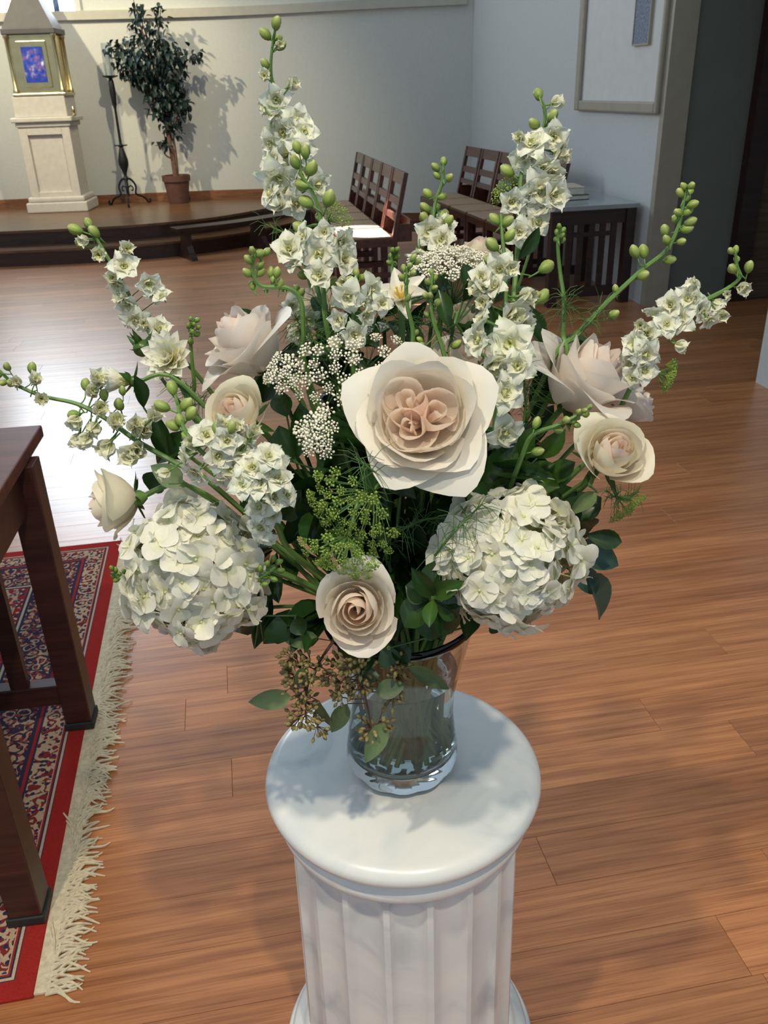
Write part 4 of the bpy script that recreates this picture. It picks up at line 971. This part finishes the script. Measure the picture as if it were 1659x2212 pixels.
# ---- lace flowers (flat umbels)
def lace(label, px, py, q, rpx, axis, n, m, green=False, tip=None, dens=20, stemto=True, group='lace flower heads in the bouquet', cone=1.0, pts=.0016):
    c = Q(px, py, q); r_ = px2m(rpx, c); ax = Vector(axis).normalized(); o_ = c-ax*r_*cone
    t = thing('lace_flower', label, 'lace flower', o_, 0, group); F = frame(ax).to_3x3(); rr_ = random.Random(int(px))
    rays = MB()
    meshes = []
    for k in range(3):
        mb = MB()
        for i in range(dens):
            a = i*2.4; f_ = math.sqrt((i+.5)/dens); R_ = .0085*f_
            p = (R_*math.cos(a), R_*math.sin(a), -.0035*f_*f_+rr_.uniform(-.0012, .0012))
            mb.ball(p, pts*rr_.uniform(.7, 1.25), 5, 3, (1.2, 1.2, .7))
            mb.tube([(0, 0, -.012), p], .00022, 3, cap=False)
        meshes.append(mb.mesh('umbellet', m, angle=None))
    for i in range(n):
        a = i*2.39996; f_ = math.sqrt((i+.5)/n)
        p = c+F @ Vector((r_*f_*math.cos(a), r_*f_*math.sin(a), -.22*r_*f_*f_+rr_.uniform(-.06, .06)*r_))
        d = (p-o_).normalized()
        rays.tube([o_, (o_+p)*.5-ax*r_*.04, p-d*.011], .0005, 4, cap=False)
        put('umbellet', meshes[i % 3], t, p, frame((d*.6+ax*.6), rr_.uniform(0, 6)), rr_.uniform(.75, 1.1)*(.8 if green else 1))
    rays.build('ray_cluster', M_STEM if green else M_STEMD, t, smooth=True, world=True)
    if stemto: stem(t, to_vase(o_, -ax, .05), .0018, .0024)
    br = MB()
    for k in range(10):
        a = 2*PI*k/10; d = (F @ Vector((math.cos(a), math.sin(a), .2))).normalized()
        br.tube([o_, o_+d*r_*.3-ax*.004, o_+d*r_*.5-ax*.012], [.0006, .0005, .0002], 4)
    br.build('bracts', M_FEATH, t, smooth=True, world=True)
    return t
lace('broad white lace flower head below the chairs at top centre', 985, 545, -.06, 108, (.05, -.12, .98), 46, M_LACE, cone=1.05, pts=.0014)
lace('white lace flower head between the blush and centre roses', 700, 800, .10, 92, (-.25, -.75, .6), 19, M_LACE, pts=.0013, dens=17)
lace('small dense white lace head above the green lace flower', 678, 938, .16, 50, (-.3, -.85, .4), 13, M_LACE, dens=18, pts=.0014)
lace('white lace sprig against the blush rose at left', 600, 805, .10, 46, (-.4, -.75, .5), 8, M_LACE, pts=.0013)
lace('white lace head behind the large centre rose', 800, 735, .06, 80, (.1, -.45, .85), 9, M_LACE, pts=.0013)
lace('bright green lace flower head hanging before the dark leaves', 740, 1130, .20, 120, (-.55, -.75, -.25), 42, M_LACEG, True, dens=16, pts=.0014)
lace('second green lace flower head above the low peach rose', 725, 1225, .22, 95, (-.35, -.75, -.55), 26, M_LACEG, True, dens=16, pts=.0014, cone=.8)
lace('feathery green lace head below the right edge rose', 1362, 1110, .08, 48, (.5, -.5, -.6), 14, M_LACEG, True, dens=12, pts=.0012)
lace('small green lace head right of the ivory rose', 1458, 815, .03, 38, (.9, -.3, -.2), 16, M_LACEG, True, dens=14, pts=.0012)
lace('green lace head by the tall right larkspur', 1085, 400, -.08, 38, (-.6, -.3, .7), 12, M_LACEG, True, dens=10, pts=.0011)
lace('green lace head right of the fat larkspur buds', 735, 450, -.08, 42, (.6, -.3, .6), 14, M_LACEG, True, dens=10, pts=.0011)

# ---- dahlias and the pointed white flower
def spear(nv=7, cup=.45, bend=-.12, wd=.26, tipw=1.0):
    vs = []
    for j in range(nv):
        t = j/(nv-1); w_ = wd*math.sin(PI*(.08+.92*t)**.8)**.7
        for i in range(5):
            u = -1+.5*i; vs.append((u*w_, t, cup*u*u*w_-bend*t*t))
    return make_mesh('ray_petal', vs, [(j*5+i, j*5+i+1, (j+1)*5+i+1, (j+1)*5+i) for j in range(nv-1) for i in range(4)], M_DAH, angle=None)
ME_RAY = spear()
def dahlia(label, px, py, q, rpx, axis, rings, cat='dahlia', sepals=True, mesh=None):
    c = Q(px, py, q); s_ = px2m(rpx, c); ax = Vector(axis).normalized(); t = thing('dahlia', label, cat, c-ax*s_*.3, 0, 'dahlias in the bouquet'); F = frame(ax)
    for n_, el, L_ in rings:
        for k in range(n_):
            G = F @ Matrix.Rotation(2*PI*(k+rb.uniform(-.15, .15))/n_+el, 4, 'Z') @ Matrix.Rotation(R(el), 4, 'X')
            put('ray_petal', mesh or ME_RAY, t, c-ax*s_*.25, G, s_*L_*rb.uniform(.92, 1.08))
    MB().ball((0, 0, 0), s_*.16, 10, 6).build('disc', M_YEL, t, smooth=True).location = c-ax*s_*.15-t.location
    if sepals:
        for k in range(6):
            G = F @ Matrix.Rotation(2*PI*k/6, 4, 'Z') @ Matrix.Rotation(R(-25 if k % 2 else 20), 4, 'X')
            put('sepal', ME_SEPAL, t, c-ax*s_*.38, G, (s_*.34, s_*.75, s_*.5))
    MB().ball((0, 0, 0), s_*.22, 10, 6).build('calyx', M_LEAFG, t, smooth=True).location = c-ax*s_*.36-t.location
    stem(t, to_vase(c-ax*s_*.4, -ax, .05), .0024)
    return t
dahlia('half open dahlia bud facing left with yellow base and green sepals', 268, 822, .06, 58, (-.95, -.05, .12), [(9, 72, .9), (9, 62, 1.0), (10, 52, 1.0), (8, 80, .8)])
dahlia('open cream dahlia with pointed petals beside the blush rose', 362, 772, .04, 66, (-.25, -.75, .5), [(12, 15, 1.0), (12, 32, .95), (10, 50, .8), (8, 68, .6)], sepals=False)
gb = Q(308, 752, .02); t = thing('dahlia_bud', 'tight green dahlia bud on its stalk left of the cream dahlia', 'flower bud', gb, 0, 'dahlias in the bouquet')
MB().ball((0, 0, 0), .0105, 12, 8, (1, 1, .9)).build('bud_body', M_LEAFG, t, smooth=True)
for k in range(6):
    put('sepal', ME_SEPAL, t, gb, frame((-.3, -.3, .9), 0) @ Matrix.Rotation(PI/3*k, 4, 'Z') @ Matrix.Rotation(R(10+50*(k % 2)), 4, 'X'), (.010, .022, .02))
stem(t, to_vase(gb, (.45, 0, -.9), .07), .0020)
v_, f_ = leaf_grid('ovate', 4, 8, .5, .15); ME_LILY = make_mesh('lily_petal', v_, f_, M_LILY, angle=None)
lc = Q(868, 650, .0); t = thing('white_star_flower', 'white flower with six pointed petals and yellow marks behind the centre rose', 'flower', lc, 0)
F = frame((-.1, -.55, .8), .3); s_ = px2m(74, lc)
for k in range(6):
    put('petal', ME_LILY, t, lc, F @ Matrix.Rotation(PI/3*k, 4, 'Z') @ Matrix.Rotation(R(24+14*(k % 2)), 4, 'X'), (s_*.50, s_, s_))
for k in range(5):
    d = F @ Vector((.3*math.cos(k*1.26), .3*math.sin(k*1.26), 1)); d = Vector(d[:3])
    MB().tube([lc, lc+d*s_*.45], [.0007, .0009], 4).ball(lc+d*s_*.47, .0016, 5, 4).build('stamen', M_YEL, t, smooth=True, world=True)
stem(t, to_vase(lc, (0, 0, -1), .05), .0022)

# ---- leaves
LS = {}
for nm, args in (('ovate', ('ovate', 4, 8, .35, .18)), ('obovate', ('obovate', 4, 8, .30, .22)), ('lance', ('lance', 4, 8, .30, .15)), ('flat', ('ovate', 4, 8, .12, .05))):
    v_, f_ = leaf_grid(*args)
    for mn, mt in (('dark', M_LEAF), ('mid', M_LEAFG), ('euc', M_EUC), ('blue', M_EUCB)):
        LS[nm, mn] = make_mesh('leaf', v_, f_, mt, angle=None)
def leaf(par, base, tip, wpx, shape='ovate', tone='dark', nrm=None, name='leaf'):
    base = Vector(base); tip = Vector(tip); d = tip-base; L_ = d.length; y = d.normalized()
    n0 = (CAM-base).normalized() if nrm is None else Vector(nrm).normalized()
    z = (n0-y*n0.dot(y)); z = z.normalized() if z.length > .05 else y.orthogonal().normalized()
    x = y.cross(z); M = Matrix(((x.x, y.x, z.x), (x.y, y.y, z.y), (x.z, y.z, z.z))).to_4x4()
    return put(name, LS[shape, tone], par, base, M, (px2m(wpx, base), L_, L_))
def wob(a=.35): return Vector((rb.gauss(0, a), rb.gauss(0, a), rb.gauss(0, a)))
# the rosette in front
g0 = Q(935, 1290, .20); t = thing('pittosporum_rosette', 'rosette of rounded glossy leaves between the low rose and right hydrangea', 'leaf sprig', g0, 0, 'leaf sprigs in the bouquet')
for tx, ty, wd, dq in ((925, 1390, 62, .015), (985, 1375, 62, .01), (870, 1350, 70, .015), (880, 1265, 66, .0), (945, 1212, 66, -.01), (1005, 1285, 66, 0), (995, 1235, 60, .0), (925, 1345, 34, .035), (985, 1262, 40, .03), (898, 1240, 40, .02), (995, 1330, 56, .01)):
    p = Q(tx, ty, .20+dq); leaf(t, g0+Vector((0, rb.uniform(-.006, .006), 0)), p, wd, 'obovate', 'mid' if dq > .02 else 'dark', (CAM-g0).normalized()+wob(.22))
MB().ball((0, 0, 0), .006, 8, 6).build('leaf_bud', M_LEAFG, t, smooth=True)
stem(t, to_vase(g0, (0, .9, -.3), .05), .0026)
def sprig(label, base, leaves, q, shape='obovate', tone='dark', nm='leaf_sprig', jq=.02, sm=None, lead=None):
    b0 = Q(*base, q); t = thing(nm, label, 'leaf sprig', b0, 0, 'leaf sprigs in the bouquet')
    for (x0, y0, x1, y1, wd) in leaves:
        p0 = Q(x0, y0, q+rb.uniform(-jq, 0)); p1 = Q(x1, y1, q+rb.uniform(-jq, jq)); leaf(t, p0, p1, wd, shape, tone, (CAM-p0).normalized()+wob(.3))
        if (p0-b0).length > .01: MB().tube([b0, (p0+b0)*.5, p0], .0011, 5).build('twig', sm or M_STEMD, t, smooth=True, world=True)
    stem(t, to_vase(b0, (0, 1, -.3), .03), .0022)
    return t
sprig('glossy green sprig above the right hydrangea', (1120, 1030), [(1130, 1040, 1190, 1000, 40), (1120, 1050, 1165, 1060, 44), (1110, 1060, 1090, 990, 36), (1150, 1030, 1200, 1050, 46), (1180, 1040, 1235, 1000, 48), (1160, 990, 1215, 940, 44), (1130, 1000, 1145, 930, 40)], .10, tone='mid')
sprig('dark glossy sprig under the right edge rose', (1200, 1100), [(1190, 1100, 1240, 1060, 66), (1200, 1110, 1165, 1080, 56), (1225, 1120, 1295, 1075, 64), (1235, 1120, 1290, 1150, 60), (1225, 1130, 1265, 1165, 56), (1265, 1155, 1345, 1172, 44), (1240, 1190, 1270, 1235, 40)], .11)
sprig('greyish narrow leaf hanging under the right edge rose', (1275, 1050), [(1290, 1062, 1222, 1118, 34)], .14, 'lance', 'euc', jq=.0)
sprig('blue green pointed leaves hanging right of the hydrangea', (1245, 1190), [(1240, 1180, 1345, 1222, 66), (1262, 1235, 1318, 1345, 62), (1250, 1220, 1290, 1290, 50)], .08, 'ovate', 'blue')
sprig('dark rounded leaves under the left hydrangea edge', (560, 1330), [(500, 1360, 540, 1290, 56), (545, 1300, 515, 1385, 46), (550, 1400, 580, 1300, 40), (570, 1390, 625, 1330, 66), (600, 1330, 600, 1395, 60), (640, 1330, 650, 1370, 44), (475, 1345, 520, 1320, 40), (560, 1320, 575, 1250, 44)], .14)
sprig('shadowed dark leaves at the vase rim', (840, 1400), [(830, 1390, 850, 1445, 50), (850, 1385, 880, 1430, 42), (800, 1400, 780, 1450, 40), (1060, 1340, 1085, 1365, 50), (820, 1380, 800, 1330, 44)], .16)
sprig('broad dark leaves left of the green lace flower', (640, 1000), [(640, 1000, 600, 930, 70), (640, 990, 660, 880, 66), (650, 1040, 600, 1130, 70), (660, 1050, 680, 1130, 70), (620, 900, 600, 850, 50), (700, 1020, 760, 960, 50), (600, 960, 590, 1040, 60)], .08)
sprig('dark leaves around the cream rose at left', (380, 980), [(370, 1000, 330, 900, 42), (370, 990, 420, 960, 40), (350, 1020, 320, 1060, 60), (340, 1000, 385, 940, 46), (310, 880, 300, 820, 34)], .06)
sprig('single pale green leaf above the left hydrangea', (370, 1045), [(395, 1045, 325, 1005, 52)], .17, 'flat', 'euc', jq=.0)
sprig('upright dark leaves behind the peach rose', (985, 700), [(970, 710, 950, 625, 40), (1000, 650, 1040, 590, 44), (1020, 640, 1005, 570, 36), (1120, 560, 1165, 500, 30), (1150, 900, 1175, 800, 44), (1140, 960, 1190, 880, 46)], .0)
# leaf filling of the middle: sprigs standing between the flowers
rq = random.Random(99)
LM = [('the large open centre rose', 905, 893), ('the blush side-view rose', 522, 735), ('the cream rose above the left hydrangea', 510, 890), ('the leftmost rose', 236, 1088),
      ('the big ivory rose at right', 1275, 805), ('the right edge rose', 1325, 975), ('the low peach rose', 770, 1316), ('the half hidden peach rose', 1000, 765),
      ('the right hydrangea', 1098, 1207), ('the left hydrangea', 422, 1238), ('the green lace flower', 740, 1130), ('the white lace by the centre rose', 700, 800),
      ('the small dense lace head', 678, 938), ('the leafy rosette', 935, 1290), ('the cascading larkspur florets', 1080, 830)]
used = set()
def filler_label(p):
    x, y, _ = proj(p)
    for n_, lx, ly in sorted(LM, key=lambda l: (l[1]-x)**2+(l[2]-y)**2):
        dx, dy = x-lx, y-ly
        rel = ('right of' if dx > 0 else 'left of') if abs(dx) > abs(dy) else ('below' if dy > 0 else 'above')
        if (n_, rel) not in used:
            used.add((n_, rel)); return f'dark broad-leaved sprig set deep, {rel} {n_}'
    for n_, lx, ly in sorted(LM, key=lambda l: (l[1]-x)**2+(l[2]-y)**2):
        rel = ('lower ' if y > ly else 'upper ')+('right of' if x > lx else 'left of')
        if (n_, rel) not in used:
            used.add((n_, rel)); return f'dark broad-leaved sprig set deep, {rel} {n_}'
for k in range(28):
    a = 2*PI*k/18+rq.uniform(-.2, .2); rad = rq.uniform(.02, .115); z = rq.uniform(.95, 1.16)
    if k % 3 == 0: z = rq.uniform(.95, 1.02); rad = rq.uniform(.09, .13)
    if k >= 18: a = -PI/2+rq.uniform(-.9, .7); rad = rq.uniform(.04, .13); z = rq.uniform(.95, 1.12)
    b0 = Vector((AX.x+rad*math.cos(a)*1.15, AX.y+rad*math.sin(a), z))
    t = thing('filler_sprig', filler_label(b0), 'leaf sprig', b0, 0, 'dark filler sprigs inside the bouquet')
    for j in range(12):
        d = Vector((math.cos(a)*.7, math.sin(a)*.7, .25))+Vector((rq.gauss(0, .7), rq.gauss(0, .7), rq.gauss(0, .6))); d.normalize()
        p0 = b0+d*.008; L_ = rq.uniform(.05, .085)
        leaf(t, p0, p0+d*L_, rq.uniform(44, 70), 'obovate', 'dark', Vector((math.cos(a)*.5, math.sin(a)*.5, .8))+Vector((rq.gauss(0, .3), rq.gauss(0, .3), 0)))
    stem(t, [b0, b0*.6+Vector((AX.x, AX.y, .9))*.4, Vector((AX.x+rq.uniform(-.06, .06), AX.y+rq.uniform(-.06, .06), .87)), Vector((AX.x+rq.uniform(-.043, .043), AX.y+rq.uniform(-.043, .043), .664))], .0034, .0034, M_STEMD if k % 2 else M_STEM)

for (px_, py_, q_) in ((700, 720, -.03), (830, 690, -.06), (930, 640, -.09), (1060, 660, -.07), (1180, 760, -.03), (600, 760, -.03), (760, 760, .0)):
    b0 = Q(px_, py_, q_)
    t = thing('filler_sprig', filler_label(b0), 'leaf sprig', b0, 0, 'dark filler sprigs inside the bouquet')
    for j in range(9):
        d = Vector((rq.gauss(0, .6), rq.gauss(-.1, .6), rq.gauss(.1, .5))).normalized(); p0 = b0+d*.006
        leaf(t, p0, p0+d*rq.uniform(.035, .06), rq.uniform(34, 52), 'obovate', 'dark', Vector((0, -.6, .7))+Vector((rq.gauss(0, .3), rq.gauss(0, .3), 0)))
    stem(t, to_vase(b0, (0, 0, -1), .04), .0024, .0028, M_STEMD)
# feathery fronds
def feather(label, px, py, q, path, n, L_):
    P = [Q(*p) for p in path]; t = thing('feathery_frond', label, 'frond', P[-1], 0, 'feathery fronds in the bouquet')
    c = catmull(P, 6); stem(t, P, .0009, .0014, M_FEATH, 'stalk'); m = MB()
    for i in range(n):
        b0 = c[int(rb.random()*(len(c)-1))]; d = Vector((rb.gauss(0, 1), rb.gauss(-.2, .6), rb.gauss(.1, .9))).normalized(); e_ = d*L_*rb.uniform(.5, 1.1)
        m.tube([b0, b0+e_*.5+Vector((0, 0, .002)), b0+e_-Vector((0, 0, L_*.12))], [.0004, .00035, .0002], 3, cap=False)
    o_ = m.build('needles', M_FEATH, t, smooth=True, world=True); o_['kind'] = 'stuff'
    return t
feather('feathery tuft on the slim bud stem before the dark table', 1220, 665, 0, [(1216, 640, 0), (1222, 660, 0), (1220, 690, 0)], 34, .030)
feather('feathery tuft low on the leaning bud stem at right', 1290, 690, 0, [(1300, 660, -.01), (1280, 690, 0), (1250, 720, 0)], 40, .030)
feather('feathery tuft over the lower edge of the centre rose', 800, 1000, 0, [(810, 1020, .25), (790, 1005, .25), (770, 990, .25)], 30, .034)
feather('fine feathery greens behind the white lace flower', 730, 700, 0, [(690, 660, -.02), (730, 700, -.01), (780, 740, .0)], 90, .03)
feather('fine feathery greens behind the centre rose', 900, 700, 0, [(860, 690, -.03), (920, 700, -.03), (980, 720, -.02)], 90, .03)
feather('feathery green tuft left of the fat larkspur buds', 600, 500, 0, [(575, 485, -.05), (610, 500, -.05), (650, 510, -.04)], 40, .028)
feather('dark feathery greens below the centre rose', 900, 1120, 0, [(1010, 1130, .14), (930, 1120, .15), (860, 1150, .15), (820, 1190, .14)], 90, .034)
feather('feathery greens beside the cascading florets', 1120, 880, 0, [(1130, 800, .06), (1135, 880, .06), (1120, 960, .07)], 70, .03)
feather('feathery greens under the upright larkspur stems', 660, 720, 0, [(640, 690, .0), (670, 730, .02), (720, 760, .02)], 90, .03)
feather('feathery greens under the cream dahlia', 400, 850, 0, [(380, 830, .03), (420, 860, .03), (440, 880, .04)], 60, .024)
feather('feathery greens at the right edge below the peach rose', 1340, 1070, 0, [(1310, 1060, .05), (1345, 1080, .05), (1380, 1060, .05)], 60, .022)
feather('dark serrated greens left of the right hydrangea', 960, 1150, 0, [(1040, 1090, .2), (980, 1150, .22), (940, 1200, .2)], 50, .03)

# seeded eucalyptus hanging over the vase
def seeds():
    out = []
    for k in range(3):
        rr_ = random.Random(k+40); m = MB()
        for i in range(13):
            d = Vector((rr_.gauss(0, .7), rr_.gauss(0, .7), rr_.uniform(.1, 1))).normalized(); p = d*rr_.uniform(.008, .016)
            m.cur = 1; m.tube([(0, 0, 0), p], .0004, 3, cap=False)
            m.cur = 0; m.add(*(lambda q: (q.v, q.f))(MB().lathe([(.0002, -.0032), (.0017, -.001), (.0022, .0012), (.0012, .003), (.0002, .0042)], 6)), Matrix.Translation(p) @ frame(d))
        out.append(m.mesh('seed_cluster', [M_SEED, M_STEMB], angle=None))
    return out
ME_SEED = seeds()
def euc(label, path, clusters, leaves, q):
    P = [Q(x, y, q) for x, y in path]; t = thing('seeded_eucalyptus', label, 'eucalyptus', P[0], 0, 'seeded eucalyptus sprigs over the vase')
    c = catmull(P, 6)
    MB().tube(c, [.0018-.001*i/len(c) for i in range(len(c))], 6).build('twig', M_STEMB, t, smooth=True, world=True)
    stem(t, to_vase(P[0], (.3, 1, .2), .03), .0022, .0022, M_STEMB)
    for x, y in clusters:
        p = Q(x, y, q+rb.uniform(-.012, .016)); nr_ = min(c, key=lambda s: (s-p).length)
        d = (p-nr_).normalized()+Vector((0, -.4, -.2)) if (p-nr_).length > .001 else Vector((0, -1, -.3))
        put('seed_cluster', ME_SEED[rb.randrange(3)], t, p-d.normalized()*.008, frame(d, rb.uniform(0, 6)), rb.uniform(.95, 1.25))
        MB().tube([nr_, (nr_+p)*.5, p-d.normalized()*.006], .0007, 4).build('twiglet', M_STEMB, t, smooth=True, world=True)
    for x0, y0, x1, y1, wd in leaves:
        p0 = Q(x0, y0, q+rb.uniform(-.01, .02)); p1 = Q(x1, y1, q+rb.uniform(-.01, .03)); leaf(t, p0, p1, wd, 'flat' if wd > 26 else 'lance', 'euc', (CAM-p0).normalized()+wob(.3))
        nr_ = min(c, key=lambda s: (s-p0).length)
        MB().tube([nr_, p0], .0006, 4).build('petiole', M_STEMB, t, smooth=True, world=True)
    return t
euc('seeded eucalyptus twig hanging at the left side of the vase rim', [(720, 1385), (690, 1430), (665, 1480), (660, 1540), (665, 1570)],
    [(615, 1420), (635, 1440), (625, 1460), (655, 1425), (650, 1490), (640, 1500), (670, 1510), (690, 1450), (660, 1555), (640, 1560), (645, 1540), (695, 1575), (690, 1550), (630, 1480), (665, 1470)],
    [(630, 1505, 535, 1518, 46), (690, 1380, 612, 1385, 40), (690, 1515, 722, 1580, 34), (655, 1440, 645, 1490, 28)], .15)
euc('seeded eucalyptus twig hanging down before the glass vase', [(790, 1400), (775, 1450), (790, 1510), (800, 1560), (805, 1595)],
    [(720, 1440), (745, 1440), (735, 1465), (720, 1480), (760, 1430), (770, 1460), (780, 1490), (800, 1570), (790, 1580), (815, 1590), (830, 1565), (805, 1600), (775, 1435), (750, 1490), (725, 1510), (790, 1440), (700, 1465)],
    [(750, 1520, 715, 1585, 40), (812, 1495, 878, 1478, 44), (830, 1560, 790, 1650, 48), (770, 1470, 822, 1455, 36)], .16)
euc('eucalyptus twig with long leaves crossing the vase rim', [(840, 1400), (850, 1430), (860, 1460), (858, 1490)],
    [(850, 1500), (862, 1470), (835, 1445), (870, 1440), (845, 1520)],
    [(880, 1440, 975, 1490, 36), (815, 1470, 775, 1440, 34)], .15)
